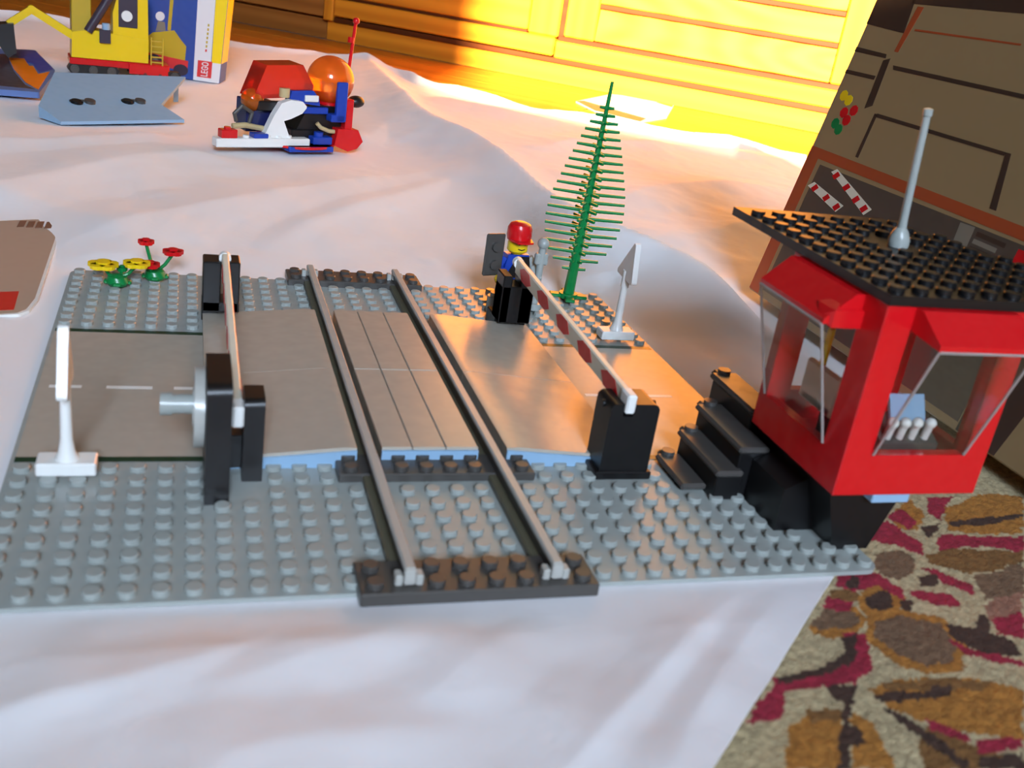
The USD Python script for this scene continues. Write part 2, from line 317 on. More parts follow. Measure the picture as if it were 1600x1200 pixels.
# ------------------------------------------------------------------ the pine cupboard along the back wall
cup = thing('pine_cupboard', 'sunlit orange pine cupboard with a framed slatted door along the back wall', 'cupboard', W0, WALL_DEG)
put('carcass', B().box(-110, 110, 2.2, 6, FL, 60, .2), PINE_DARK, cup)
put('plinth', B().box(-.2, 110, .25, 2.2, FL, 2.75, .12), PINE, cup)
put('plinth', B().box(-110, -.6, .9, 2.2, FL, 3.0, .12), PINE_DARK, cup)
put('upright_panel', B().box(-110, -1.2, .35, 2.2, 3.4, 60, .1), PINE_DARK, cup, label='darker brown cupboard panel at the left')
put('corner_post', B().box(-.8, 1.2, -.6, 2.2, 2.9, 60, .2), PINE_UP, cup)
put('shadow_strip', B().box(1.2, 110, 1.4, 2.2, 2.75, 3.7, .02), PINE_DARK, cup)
put('base_rail', B().box(1.25, 45.4, -.35, 2.2, 3.9, 7.0, .25), PINE, cup)
for z0, z1 in ((7.55, 20.5), (20.9, 33), (33.4, 60)): put('board', B().box(1.25, 40, -.2, 2.2, z0, z1, .2), PINE, cup)
put('upright_post', B().box(40.2, 45.9, -.5, 2.2, 7.1, 60, .3), PINE_UP, cup)
put('base_rail', B().box(45.7, 110, -.45, 2.2, 3.7, 6.6, .22), PINE, cup)
put('right_post', B().box(100.2, 110, -.45, 2.2, 6.7, 60, .22), PINE_UP, cup)
put('gap_shade_strip', B().box(46.0, 99.5, -.25, 1.7, 6.62, 7.45, .05), GAP_SHADE, cup); put('gap_shade_strip', B().box(46.0, 46.95, -.3, 1.7, 7.4, 60, .05), GAP_SHADE, cup)  # strips filling the door gaps, shade put into their colour
put('gap_shade_strip', B().box(1.3, 110, -.1, 1.4, 2.78, 3.66, .05), GAP_SHADE, cup); put('gap_shade_strip', B().box(1.3, 40, -.05, 2.2, 7.02, 7.52, .05), GAP_SHADE, cup)  # painted shade lines above the plinth and below the boards
dr = UsdGeom.Xform.Define(stage, str(cup.GetPath()) + '/door').GetPrim()
put('stile', B().box(47.0, 52.6, -.75, 1.8, 7.5, 55.5, .25), PINE_UP, dr)
put('stile', B().box(93.0, 99.2, -.75, 1.8, 7.5, 55.5, .25), PINE_UP, dr)
put('top_rail', B().box(52.6, 93, -.7, 1.8, 50, 55.5, .25), PINE, dr)
zs_ = (7.6, 13.75, 18.6, 23.2, 27.8, 32.4, 37, 41.6, 46.2, 50)
for z, zn in zip(zs_, zs_[1:]):       # sloping slats, each lower edge standing out over the next, gap shade painted as a dark strip between
    z1 = zn - .85
    put('slat', B().hull([(x, y, h) for x in (52.75, 92.85) for y, h in ((-.62, z + .15), (-.48, z), (1.2, z), (1.2, z1), (.25, z1), (.1, z1 - .15))]), PINE_KNOT, dr)
    put('gap_shade_strip', B().box(52.7, 92.9, -.3, 1.2, z1 + .05, zn - .02, .05), GAP_SHADE, dr)

# ------------------------------------------------------------------ carpet and bed sheet on the floor
CT = -0.40                      # top of the carpet


def inside(poly, X, Y):
    return shapely.contains_xy(Polygon(poly).buffer(0), X, Y)


xs = np.r_[np.linspace(4, 20, 14)[:-1], np.arange(20, 50.01, .11), np.linspace(50, 118, 40)[1:]]
ys = np.r_[np.linspace(-70, -16, 30)[:-1], np.arange(-16, 16.01, .11), np.linspace(16, 62, 30)[1:]]
X, Y = np.meshgrid(xs, ys)
jx = (meshkit.fbm(np.stack([X * 2.2, Y * 2.2, 0 * X], -1), 3, 5) - .5) * .32; jy = (meshkit.fbm(np.stack([X * 2.2, Y * 2.2, 0 * X + 9], -1), 3, 6) - .5) * .32
col = np.empty(X.shape + (3,)); col[:] = CARPET_COLOURS['cream']
tile = lambda A, lo, n: lo + np.abs(np.mod(A - lo, 2 * n) - n * 0) % n
mx, my = X + jx, Y + jy
MX = np.where((mx > 21) & (mx < 47), mx, 21 + np.mod(mx - 21, 26)); MY = np.where((my > -12) & (my < 14), my, -12 + np.mod(my + 12, 26))
for c, poly in MOTIF:
    col[inside(poly, MX, MY)] = CARPET_COLOURS[c]
fleck = meshkit.fbm(np.stack([X * 6, Y * 6, 0 * X], -1), 2, 8)
col *= (.8 + .9 * fleck)[..., None]
Z = CT + (meshkit.noise(np.stack([X * 7, Y * 7, 0 * X], -1), 3) - .5) * .07
ny, nx = X.shape
idx = np.arange(nx * ny).reshape(ny, nx)
F = np.stack([idx[:-1, :-1], idx[:-1, 1:], idx[1:, 1:], idx[1:, :-1]], -1).reshape(-1, 4)
F = np.vstack([F[:, [0, 1, 2]], F[:, [0, 2, 3]]])
V = np.stack([X, Y, Z], -1).reshape(-1, 3)
rim = np.r_[idx[0, :], idx[1:, -1], idx[-1, -2::-1], idx[-2:0:-1, 0]]
V2 = V[rim].copy(); V2[:, 2] = FL; k2 = len(V) + np.arange(len(rim)); nxt = np.roll(np.arange(len(rim)), -1)
F = np.vstack([F, np.stack([rim, k2, k2[nxt]], 1), np.stack([rim, k2[nxt], rim[nxt]], 1)])
V = np.vstack([V, V2]); colv = np.vstack([col.reshape(-1, 3), col.reshape(-1, 3)[rim]])
CARPET = vertex_paint('carpet_wool', .95, .45, 1400.0, 0.0)
v_, f_, n_ = meshkit.arrays(trimesh.Trimesh(V * S, F, process=False), True)
cm = usdkit.mesh(stage, '/World/carpet', (v_, f_), CARPET, smooth=True)
UsdGeom.PrimvarsAPI(cm).CreatePrimvar('tint', Sdf.ValueTypeNames.Color3fArray, 'vertex').Set(Vt.Vec3fArray.FromNumpy(colv.astype(np.float32)))
data(cm.GetPrim(), label='floral wool carpet in cream, gold, brown and crimson beside the white sheet', category='carpet')

# the sheet: a Coons patch over its outline, with folds
FOLDS = [  # crest line (u, v, height), width on its left, width on its right
    ([(33, 160, 1.2), (33.5, 140, 1.4), (31.1, 91, 2.8), (34, 70, 3.1), (33.8, 51, 3.0), (35.9, 40, 2.9), (39, 35.2, 2.7), (40.4, 29.5, 2.2), (40.8, 25, 1.3), (39.5, 20, .3)], 2.4, 4.2),
    ([(-30, 22, .5), (-5.8, 47.4, .9), (1.3, 57.6, 1.0), (7.1, 63.2, .8), (13, 64, .2)], 5, 3.5),
    ([(-20, 20, .3), (-2.1, 35.7, .6), (4.5, 42.9, .9), (12.1, 50.3, .9), (22.4, 59.9, .6), (30, 66, .3)], 4, 5),
    ([(11.2, 37.7, .2), (15.3, 44.8, .7), (22.4, 53.3, .8), (29.9, 62.4, .6)], 3, 3),
    ([(23, 78, .5), (27, 86, .9), (30.5, 98, 1.0)], 4, 4),
    ([(-40, 60, .4), (-8.1, 63, .6), (1.2, 68.3, .7), (6.6, 76.6, .5)], 4, 3),
    ([(26.5, 36.5, .2), (31, 39, .9), (35, 37, .5)], 3, 2),
    ([(45, 60, .5), (55, 68, .9), (66, 72, .6)], 5, 4), ([(46, 48, .3), (58, 55, .8), (70, 60, .4)], 4, 4),
    ([(44, 84, .3), (56, 92, .8), (68, 94, .6), (82, 92, .4)], 4, 3), ([(40, 112, .8), (47, 106, 1.0), (56, 103, .4)], 4, 4),
    ([(-8, -9, 0.14), (1.6, -4.6, 0.30), (5.6, -3.5, 0.28), (9.4, -1.7, 0.06)], 1.5, 1.0),
    ([(7.2, -4.2, 0.14), (9.8, -3.2, 0.33), (12.6, -2.0, 0.19)], 1.8, 1.4), ([(12.5, -5.4, 0.11), (15, -3.4, 0.25), (17, -1.5, 0.11)], 1.8, 1.6),
    ([(15.6, -8.8, 0.17), (19.9, -5.2, 0.28), (24.8, -.9, 0.11)], 2.0, .7), ([(19, -8.8, 0.17), (22.5, -5, 0.19), (27.5, -.5, 0.07)], 1.0, 1.0),
    ([(3, -12, 0.17), (8.4, -6.6, 0.28), (12.3, -6.4, 0.17), (16, -8, 0.06)], 2, 1.5),
]


def fold_height(X, Y):
    H = np.zeros_like(X)
    for line, wl_, wr_ in FOLDS:
        L = np.array(line, float); best = np.full(X.shape, 1e9); hh = np.zeros_like(X)
        # smooth the crest line
        t = np.linspace(0, len(L) - 1, 6 * len(L)); from_ = np.arange(len(L))
        from scipy.interpolate import PchipInterpolator
        L = np.stack([PchipInterpolator(from_, L[:, k])(t) for k in range(3)], 1)
        for a, c in zip(L, L[1:]):
            d = c[:2] - a[:2]; n2 = d @ d + 1e-9
            s = np.clip(((X - a[0]) * d[0] + (Y - a[1]) * d[1]) / n2, 0, 1)
            dx, dy = X - a[0] - s * d[0], Y - a[1] - s * d[1]; dist = np.hypot(dx, dy)
            side = np.where(d[0] * dy - d[1] * dx > 0, wl_, wr_)
            q = dist / side; better = q < best
            best = np.where(better, q, best); hh = np.where(better, a[2] + s * (c[2] - a[2]), hh)
        f = np.exp(-1.1 * best ** 1.35)
        H = np.maximum(H, hh * f) + .35 * np.minimum(H, hh * f)
    return H


def resample(poly, n):
    P_ = np.array(poly, float); l = np.r_[0, np.cumsum(np.hypot(*np.diff(P_, axis=0).T))]
    t = np.linspace(0, l[-1], n); return np.stack([np.interp(t, l, P_[:, 0]), np.interp(t, l, P_[:, 1])], 1)


N1, N2 = 340, 420
bot = resample([(-75, -40), (-13, -40)], N1)
top = resample([(-75, 152), (-20, 153), (5, 151.5), (13, 150), (20, 148.5), (26, 149), (33, 144), (37.5, 136), (39, 129), (44, 124), (47, 116), (54, 112), (61, 107), (66, 105), (74, 101), (81, 101), (86, 95)], N1)
lef = resample([(-75, -40), (-75, 152)], N2)
rig = resample([(-13, -40), (20.56, -8.65), (30.51, .58), (46.5, 15.6), (62, 33), (86, 95)], N2)
s, t = np.linspace(0, 1, N1)[None, :, None], np.linspace(0, 1, N2)[:, None, None]
# more rows and columns near the camera
t = t ** 1.25; lef = np.stack([np.interp(t.ravel(), np.linspace(0, 1, N2), lef[:, k]) for k in (0, 1)], 1); rig = np.stack([np.interp(t.ravel(), np.linspace(0, 1, N2), rig[:, k]) for k in (0, 1)], 1)
s = 1 - (1 - s) ** 1.35; bot = np.stack([np.interp(s.ravel(), np.linspace(0, 1, N1), bot[:, k]) for k in (0, 1)], 1); top = np.stack([np.interp(s.ravel(), np.linspace(0, 1, N1), top[:, k]) for k in (0, 1)], 1)
C_ = (1 - t) * bot[None] + t * top[None] + (1 - s) * lef[:, None] + s * rig[:, None] - ((1 - s) * (1 - t) * bot[0] + s * (1 - t) * bot[-1] + (1 - s) * t * top[0] + s * t * top[-1])
X, Y = C_[..., 0], C_[..., 1]
H = fold_height(X, Y)
H += np.clip((meshkit.fbm(np.stack([X * .16, Y * .1, 0 * X], -1), 4, 21) - .42), 0, 1) * .7 + meshkit.fbm(np.stack([X * .7, Y * .5, 0 * X], -1), 3, 4) * .1
flat = np.maximum.reduce([-X - .3, X - 32.3, -Y - .3, Y - 32.3])        # distance outside the baseplate
H *= np.clip((flat - .1) / 2.2, 0, 1) ** .8
for (bx, by, br) in ((14.5, 72, 9), (0, 82, 10), (0, 108, 13), (-12, 100, 11), (-10, 34, 10.5)):   # flat where the toys lie
    H *= np.clip((np.hypot(X - bx, Y - by) - br * .75) / (br * .5), 0.02, 1)
H *= np.clip(np.maximum(42.5 - X, Y - 35) / 2.5, 0.0, 1)   # flat under the leaning box
edge = np.clip(1 - (1 - t[..., 0] + 0 * X) / .012, 0, 1) ** 2
lift = meshkit.noise(np.stack([X * .13, Y * .13, 0 * X], -1), 31)
base = np.where(Y > 64, -.2 - .3 * np.clip((Y - 64) / 14, 0, 1), -.2)
Zs = base + H + edge * (.25 + 1.3 * lift) * (Y > 80)
ny, nx = X.shape; idx = np.arange(nx * ny).reshape(ny, nx)
F = np.stack([idx[:-1, :-1], idx[:-1, 1:], idx[1:, 1:], idx[1:, :-1]], -1).reshape(-1, 4); F = np.vstack([F[:, [0, 1, 2]], F[:, [0, 2, 3]]])
V = np.stack([X, Y, Zs], -1).reshape(-1, 3); Vb = V - [0, 0, .085]; nv = len(V)
rim = np.r_[idx[0, :], idx[1:, -1], idx[-1, -2::-1], idx[-2:0:-1, 0]]; nxt = np.roll(rim, -1)
F = np.vstack([F, F[:, ::-1] + nv, np.stack([rim, rim + nv, nxt + nv], 1), np.stack([rim, nxt + nv, nxt], 1)])
COTTON = usdkit.material(stage, '/World/Looks/white_cotton', {'co': ('geometry', {}), 'n': ('noise_texture', {'scale': 90.0, 'detail': 4.0}), 'b': ('bump', {'strength': .25, 'distance': .001}),
                         'p': ('principled_bsdf', {'base_color': (.80, .785, .80), 'roughness': .9, 'sheen_weight': .15})}, [('co.position', 'n.vector'), ('n.fac', 'b.height'), ('b.normal', 'p.normal')], surface='p.BSDF')
put('bed_sheet', trimesh.Trimesh(np.vstack([V, Vb]), F, process=False), COTTON, smooth=50, label='rumpled white cotton sheet spread on the floor under the toys', category='sheet')

# ------------------------------------------------------------------ the baseplate with its road
plate = thing('road_baseplate', 'large grey studded toy baseplate with a printed road across it', 'baseplate')
b = B()
pl = shapely.box(0, 0, 32, 32).buffer(-.6).buffer(.6, quad_segs=4)
b.prism(pl, -.17, 0); put('plate', b, GREY, plate)
put('road_surface', B().box(.15, 31.85, 9.15, 22.85, -.01, .015, .004), ROAD, plate)
for y in (9.32, 22.68): put('road_edge_line', B().box(.15, 31.85, y - .2, y + .2, .014, .022, .002), DGREEN, plate)
for x0, x1 in ((.6, 1.9), (2.9, 4.8), (5.7, 7.2), (25.4, 27.2), (28.4, 30.2)): put('lane_dash', B().box(x0, x1, 15.86, 16.14, .014, .022, .002), WHITE, plate)
covered = lambda x, y: False
SLEEP = [(11.6, 19.9, -.65, 1.3), (11.9, 20.0, 7.3, 9.0), (11.9, 20.0, 31.0, 33.0)]


def hidden(x, y):
    for x0, x1, y0, y1 in SLEEP:
        if x0 < x < x1 and y0 < y < y1: return True
    return (6.7 < x < 9.1 and (5.7 < y < 9 or 23.9 < y < 25)) or (22.8 < x < 25.1 and (7.3 < y < 9 or 23.9 < y < 25.1)) or (x > 25.1 and 8.5 < y < 9) or (7 < x < 25 and (8.5 < y < 24.6)) or \
        (1 < x < 3.2 and 7.6 < y < 8.7) or (29 < x < 31.4 and 23.1 < y < 24.4) or (26.1 < x < 29.6 and 5.5 < y < 9) or (30.4 < x < 32.2 and 1.5 < y < 9)


front = [(i + .5, j + .5, 0) for j in range(9) for i in range(32) if not hidden(i + .5, j + .5)]
rear = [(i + .5, j + .5, 0) for j in range(23, 32) for i in range(32) if not hidden(i + .5, j + .5)]
studs(plate, front, GREY, 'plate')
one = stud_shape(n=10).mesh(); put('rear_studs', trimesh.util.concatenate([one.copy().apply_translation(q) for q in rear]), GREY, plate, kind='stuff')

# crossing ramp: six panels that clip between and beside the rails
ramp = thing('crossing_ramp', 'smooth grey raised road panels of the level crossing between the rails', 'ramp', (0, 8.6, 0))
for y0, y1 in ((0, 7.98), (8.02, 16)):
    prof = [(7, 0), (12.75, 0), (12.75, .86), (12.3, .9), (7.0, .42)]
    T = trimesh.transformations.concatenate_matrices(trimesh.transformations.translation_matrix((0, y1, 0)), Rm((1, 0, 0), 90))
    put('outer_panel', B().prism(prof, 0, y1 - y0, T), ROAD, ramp)
    put('outer_panel', B().prism([(32 - .2 - x, z) for x, z in prof], 0, y1 - y0, T), ROAD, ramp)
    for x0, x1 in ((13.75, 15.0), (15.03, 16.4), (16.43, 17.8)):
        put('middle_panel', B().box(x0, x1, y0, y1, .1, .9, .035), ROAD, ramp)
for xs_ in ((7.0, 12.75), (13.75, 17.8), (19.05, 24.8)):
    z = ((.3, .78) if xs_[0] < 10 else (.78, .3) if xs_[0] > 19 else (.78, .78))
    put('side_skirt', B().hull([(x, y, zz) for x, zt in zip(xs_, z) for y in (-.1, .02) for zz in (.02, zt)]), PALE, ramp)

# rails and sleepers
RAIL_SHADE = P('rail_shaded_grey_plastic', lin(96, 92, 74), .35)  # rail grey darkened to paint the shade on the rail sides
for x in (13.25, 18.4):
    r = thing('track_rail', ('left' if x < 15 else 'right') + '-hand grey toy rail running over the crossing ramp', 'rail', (x, -.2, 0), group='rails of the toy track')
    put('rail_head', B().box(-.2, .2, 0, 32.3, .78, 1.02, .06), METAL, r)
    put('rail_web', B().box(-.1, .1, .05, 32.25, .3, .8, .02), DGREY, r)  # dark grey here stands for the shaded side of the rail
    put('rail_foot', B().box(-.42, .42, 0, 32.3, .02, .32, .05), RAIL_SHADE, r)
    for y in (-.02, 31.9): put('rail_clip', B().box(-.48, -.22, y, y + .45, .3, .75, .05).box(.22, .48, y, y + .45, .3, .75, .05).box(-.2, .2, y - .05, y + .3, .4, .98, .05), METAL, r)
for k, (x0, x1, y0, y1) in enumerate(SLEEP):
    sl = thing('track_sleeper', ['dark grey sleeper plate under the near rail ends', 'dark grey sleeper plate in front of the crossing ramp', 'dark grey sleeper plate under the far rail ends'][k], 'sleeper', (x0, y0, 0), group='sleeper plates under the toy rails')
    put('plate', B().box(0, x1 - x0, 0, y1 - y0, .0 if 0 < k < 2 else -.12, .38, .05), DGREY, sl)
    n = 8; w = (x1 - x0) / n
    rows = ((y1 - y0) * .25, (y1 - y0) * .75)
    studs(sl, [((i + .5) * w, y, .38) for i in range(n) for y in rows if abs(x0 + (i + .5) * w - 13.25) > .75 and abs(x0 + (i + .5) * w - 18.4) > .75], DGREY, 'sleeper%d' % k)

# ------------------------------------------------------------------ the two barriers
def rounded_slab(x0, x1, y0, y1, z0, z1, r=.25):
    pr = shapely.box(y0, z0, y1, z1 - r).union(shapely.box(y0, z0, y1, z1).buffer(-r).buffer(r, quad_segs=5))
    T = np.array([[0, 0, 1, 0], [1, 0, 0, 0], [0, 1, 0, 0], [0, 0, 0, 1.0]])
    return B().prism(pr, x0, x1, T)


g = thing('barrier_stand', 'black crank stand holding the near end of the plain left barrier', 'barrier stand', (7.9, 7.2, 0), group='near barrier stands')
L_ = (7.9, 7.2, 0); off = lambda *a: tuple(np.array(a, float) - L_)
put('tall_slab', rounded_slab(6.85 - 7.9, 7.72 - 7.9, 5.8 - 7.2, 9.2 - 7.2, 0, 4.7, .4), BLACK, g)
put('short_slab', rounded_slab(8.25 - 7.9, 9.0 - 7.9, 7.5 - 7.2, 9.2 - 7.2, 0, 3.4, .3), BLACK, g)
put('cross_link', B().box(-.2, .4, 1.2, 1.9, .1, 1.5, .04), BLACK, g)
put('axle', B().cyl((-1.7, .9, 2.9), (1.0, .9, 2.9), .14), BLACK, g)
wz = 3.0
put('crank_wheel', B().cyl((-1.45, .6, wz), (-1.08, .6, wz), 1.5, n=32).cyl((-1.5, .6, wz), (-1.05, .6, wz), .7, n=24), METAL, g, label='light grey wheel')
put('crank_handle', B().cyl((-2.55, .3, wz + .25), (-1.45, .3, wz + .25), .36, n=20).cyl((-2.62, .3, wz + .25), (-2.2, .3, wz + .25), .42, n=20), GREY, g, label='light grey handle')


def arm(name, label, x, y0, z0, y1, z1, diamonds):
    a = thing(name, label, 'barrier', (x, y0, z0), group='barrier arms of the level crossing'); L = y1 - y0; dz = z1 - z0
    ang = math.degrees(math.atan2(dz, L)); LL = math.hypot(L, dz); T = Rm((1, 0, 0), ang)
    b = B().box(-.17, .17, 0, LL, -.42, .42, .06, T); put('beam', b, CREAM, a)
    put('tail_cap', B().box(-.22, .22, -.55, .3, -.42, .45, .08, T), WHITE, a)
    put('end_stud', B().cyl((T @ (0, LL - .05, .15, 1))[:3], (T @ (0, LL + .3, .15, 1))[:3], .3), WHITE, a)
    for k in range(diamonds):
        yc = 1.7 + k * (LL - 3.6) / (diamonds - 1); hw = .8
        for sx in (-1, 1):
            q = [(sx * .168, yc + dy, z) for dy, z in ((-1.05, -.1), (-.55, .37), (.4, .37), (1.05, .1), (.55, -.37), (-.4, -.37))]
            q += [(sx * .185, *c[1:]) for c in q]
            b = B().hull(q); b.p[0].apply_transform(T); put('red_diamond', b, RED, a)
    return a


arm('crossing_barrier', 'cream barrier arm seen edge-on from the crank stand to the far black bracket', 8.02, 7.9, 2.75, 24.3, 3.4, 6)
arm('crossing_barrier', 'cream barrier arm with red diamonds lowered across the right side of the road', 23.65, 7.75, 3.55, 24.2, 4.05, 5)
g = thing('barrier_stand', 'black block with a rounded top holding the near end of the diamond barrier', 'barrier stand', (23.95, 8.2, 0), group='near barrier stands')
T = np.array([[1, 0, 0, 0], [0, 0, -1, .8], [0, 1, 0, 0], [0, 0, 0, 1.0]])
face = shapely.box(-1.1, 0, 1.12, 3.0).union(shapely.box(-1.1, .5, 1.12, 3.5).buffer(-.3).buffer(.3, quad_segs=5)).difference(shapely.box(-.52, 2.95, -.06, 4))
put('block', B().prism(face, 0, 1.6, T), BLACK, g)
put('pivot_pin', B().cyl((-1.2, 0, 3.2), (1.22, 0, 3.2), .16), BLACK, g)
put('foot', B().box(-1.3, 1.3, -.9, .95, 0.0, .38, .05), BLACK, g)
g = thing('barrier_bracket', 'black fork bracket catching the far end of the plain left barrier', 'bracket', (7.9, 24.75, 0), group='far barrier brackets')
put('fork_slab', B().box(-.95, -.05, -.8, .6, .75, 3.42, .06), BLACK, g); put('fork_slab', B().box(.3, .88, -.8, .6, .75, 3.45, .06), BLACK, g)
put('foot', B().box(-.95, .9, -.15, 1.6, .0, .9, .06).box(-.95, .9, -.8, .6, .75, 1.3, .05), BLACK, g)
g = thing('barrier_bracket', 'black fork bracket in front of the toy figure, catching the diamond barrier', 'bracket', (23.8, 24.75, 0), group='far barrier brackets')
put('fork_slab', B().box(-.95, -.42, -.8, .6, .75, 3.5, .06), BLACK, g); put('fork_slab', B().box(.12, .9, -.8, .6, .75, 3.5, .06), BLACK, g)
put('foot', B().box(-.95, .9, -.15, 1.6, .0, .9, .06).box(-.95, .9, -.8, .6, .75, 2.9, .05), BLACK, g)

# ------------------------------------------------------------------ signs, flowers, tree, figure
def sign(x, y, label, shape):
    g = thing('road_sign', label, 'sign', (x, y, 0), group='white toy road signs')
    put('base', B().box(-1.02, 1.02, -.5, .5, 0.2, .72, .06), WHITE, g)
    put('post', B().lathe([(0, .7), (.42, .7), (.3, 1.0), (.22, 1.5), (.18, 3.6), (0, 3.6)], n=16), WHITE, g)
    if shape == 'edge':
        T = np.array([[0, 0, 1, 0], [1, 0, 0, 0], [0, 1, 0, 0], [0, 0, 0, 1.0]])
        put('panel', B().prism(Polygon([(-1.25, 3.5), (1.25, 3.5), (0, 6.1)]).buffer(-.15).buffer(.15), -.17, .17, T), WHITE, g)
    else:
        T = np.array([[0, 0, 1, 0], [1, 0, 0, 0], [0, 1, 0, 0], [0, 0, 0, 1.0]])
        put('panel', B().prism(Polygon([(-1.2, 3.75), (1.2, 3.9), (-.75, 6.25)]).buffer(-.15).buffer(.15), -.16, .16, T), WHITE, g)
        put('clip', B().cyl((0, 0, 3.3), (0, 0, 4.3), .24), WHITE, g)
    return g


sign(2.08, 8.12, 'white toy road sign on the near left edge of the road, seen edge-on', 'edge')
sign(30.0, 23.75, 'white triangular toy road sign on the far right corner by the green tree', 'tri')


def flowers(x, y, cols, label):
    g = thing('toy_flowers', label, 'flowers', (x, y, 0), group='toy flowers on the back edge of the baseplate')
    put('foliage', B().lathe([(0, .12), (.5, .12), (.62, .3), (.5, .62), (.25, .72), (0, .72)], n=12).box(-.72, .72, -.22, .22, .2, .4, .06).box(-.22, .22, -.72, .72, .2, .4, .06), GREEN, g)
    for (dx, dy, h, r, mat) in cols:
        st = put('stem', B().tube([(0, 0, .5), (dx * .55, dy * .55, h * .6), (dx, dy, h)], .1), GREEN, g)
        pb = B()
        for q in range(5):
            a = q * 2 * math.pi / 5 + .3; pb.ball((dx + r * .52 * math.cos(a), dy + r * .52 * math.sin(a), h + .1), r * .5, 1, (1, 1, .34)) if False else pb.cyl((dx + r * .5 * math.cos(a), dy + r * .5 * math.sin(a), h), (dx + r * .5 * math.cos(a), dy + r * .5 * math.sin(a), h + .2), r * .5, n=10)
        pb.cyl((dx, dy, h), (dx, dy, h + .3), r * .45, n=10); put('blossom', pb, mat, st if False else g)


flowers(2.6, 29.4, [(-.72, -.1, 1.15, .82, YELLOW), (.98, .1, 1.25, .74, YELLOW), (.2, .6, .75, .3, GREEN)], 'yellow-blossomed toy flowers on the far left corner of the baseplate')
flowers(4.5, 30.7, [(-.5, .5, 2.0, .46, RED), (.95, .5, 1.5, .6, RED), (-.3, -.5, 1.0, .6, RED)], 'red-blossomed toy flowers beside the black bracket at the back')

tr = thing('toy_tree', 'tall green toy pine tree with thin comb-like branches on the baseplate', 'tree', (29.45, 30.7, 0), -12)
put('base', B().cyl((0, 0, .2), (0, 0, .5), .6, n=20).box(-1.2, 1.2, -.3, .3, .2, .42, .05).box(-.3, .3, -1.2, 1.2, .2, .42, .05), GREEN, tr)
lean = lambda z: (.045 * z * .75, 0.0)
put('trunk', B().hull([(np.cos(a) * .36 + lean(.4)[0], np.sin(a) * .36, .4) for a in np.arange(8) * math.pi / 4] + [(np.cos(a) * .1 + lean(13.7)[0], np.sin(a) * .1, 13.7) for a in np.arange(8) * math.pi / 4]), GREEN, tr)
zz = 2.1; k = 0
while zz < 12.6:
    r = float(np.interp(zz, [2.1, 2.7, 3.4, 4.5, 5.6, 7, 9, 11, 11.8, 12.6], [.75, 1.5, 2.0, 2.35, 2.45, 2.25, 1.65, 1.0, .55, .3]))
    for q in range(6):
        a = q * math.pi / 3; f = 1.0 if q % 3 == 0 else .42
        c = np.array([lean(zz)[0], 0, zz]); e = c + r * f * np.array([math.cos(a), math.sin(a), .03])
        put('branch', B().cyl(c, e, (.13 if q % 3 == 0 else .11), .09, n=6), GREEN, tr)
    zz += .56 - .006 * k; k += 1

fg = thing('toy_figure', 'small toy figure with a red cap and yellow face behind the right barrier', 'toy figure', (25.0, 28.9, .21), 8)
for sx in (-.47, .47): put('leg', B().hull([(sx + dx, dy, z) for dx in (-.42, .42) for dy, z in ((-.45, 0), (.45, 0), (-.45, .35), (-.3, .45), (.45, .4), (-.32, 1.35), (.32, 1.45), (0, 1.6))]), NAVY, fg)
put('hips', B().box(-.95, .95, -.42, .42, 1.45, 1.75, .08), NAVY, fg)
put('torso', B().hull([(sx * .95, dy, 1.72) for sx in (-1, 1) for dy in (-.42, .42)] + [(sx * .68, dy, 3.2) for sx in (-1, 1) for dy in (-.36, .36)]), BLUE, fg)
put('vest', B().hull([(x, dy, z) for x, z in ((-.75, 1.8), (.93, 1.8), (-.1, 3.1), (.66, 3.1)) for dy in (-.46, -.3)]), BLACK, fg, label='black vest front')
for sx, mat in ((-1, BLUE), (1, GREY)):
    a = put('arm', B().tube([(sx * .82, 0, 2.95), (sx * 1.12, -.12, 2.45), (sx * 1.12, -.62, 1.95)], .3), mat, fg)
    b = B(); c = np.array((sx * 1.12, -.85, 1.8))
    ring = [(0.3 * math.cos(t), 0.3 * math.sin(t)) for t in np.linspace(.6, 2 * math.pi - .6, 9)]
    b.tube([c + (x * .9, -x - .0, y) for x, y in ring], .1, 6); put('hand', b, YELLOW if sx < 0 else GREY, fg)
put('neck', B().cyl((0, 0, 3.15), (0, 0, 3.4), .32), YELLOW, fg)
hd = put('head', B().lathe([(0, 3.3), (.5, 3.3), (.62, 3.42), (.62, 4.12), (.5, 4.25), (0, 4.25)], n=24), YELLOW, fg)
put('face', B().ball((-.2, -.6, 3.92), .07, 1).ball((.2, -.6, 3.92), .07, 1).tube([(-.22, -.59, 3.62), (0, -.63, 3.56), (.22, -.59, 3.62)], .035, 5), BLACK, fg)
cap = put('cap', B().lathe([(0.0, 4.05), (.7, 4.05), (.76, 4.3), (.74, 4.75), (.62, 5.0), (.35, 5.12), (0, 5.14)], n=24).hull([(x, y, z) for x, y in ((-.7, -.3), (.7, -.3), (-.5, -1.05), (.5, -1.05), (0, -1.15)) for z in (4.05, 4.16)]), RED, fg)
sb = thing('signal_board', 'dark grey board held up at the left hand of the toy figure', 'board', (23.35, 28.1, 2.2), 15)
put('board', B().box(-.62, .62, -.12, .12, 0, 2.55, .08), DGREY, sb); put('grip', B().cyl((.55, 0, .25), (.95, 0, .1), .16), DGREY, sb)
for q in (.7, 1.8): put('stud', B().cyl((0, -.12, q), (0, -.3, q), .28), DGREY, sb)
lt = thing('grey_lever', 'light grey upright lever piece at the right hand of the toy figure', 'lever', (26.35, 28.2, .2), 0)
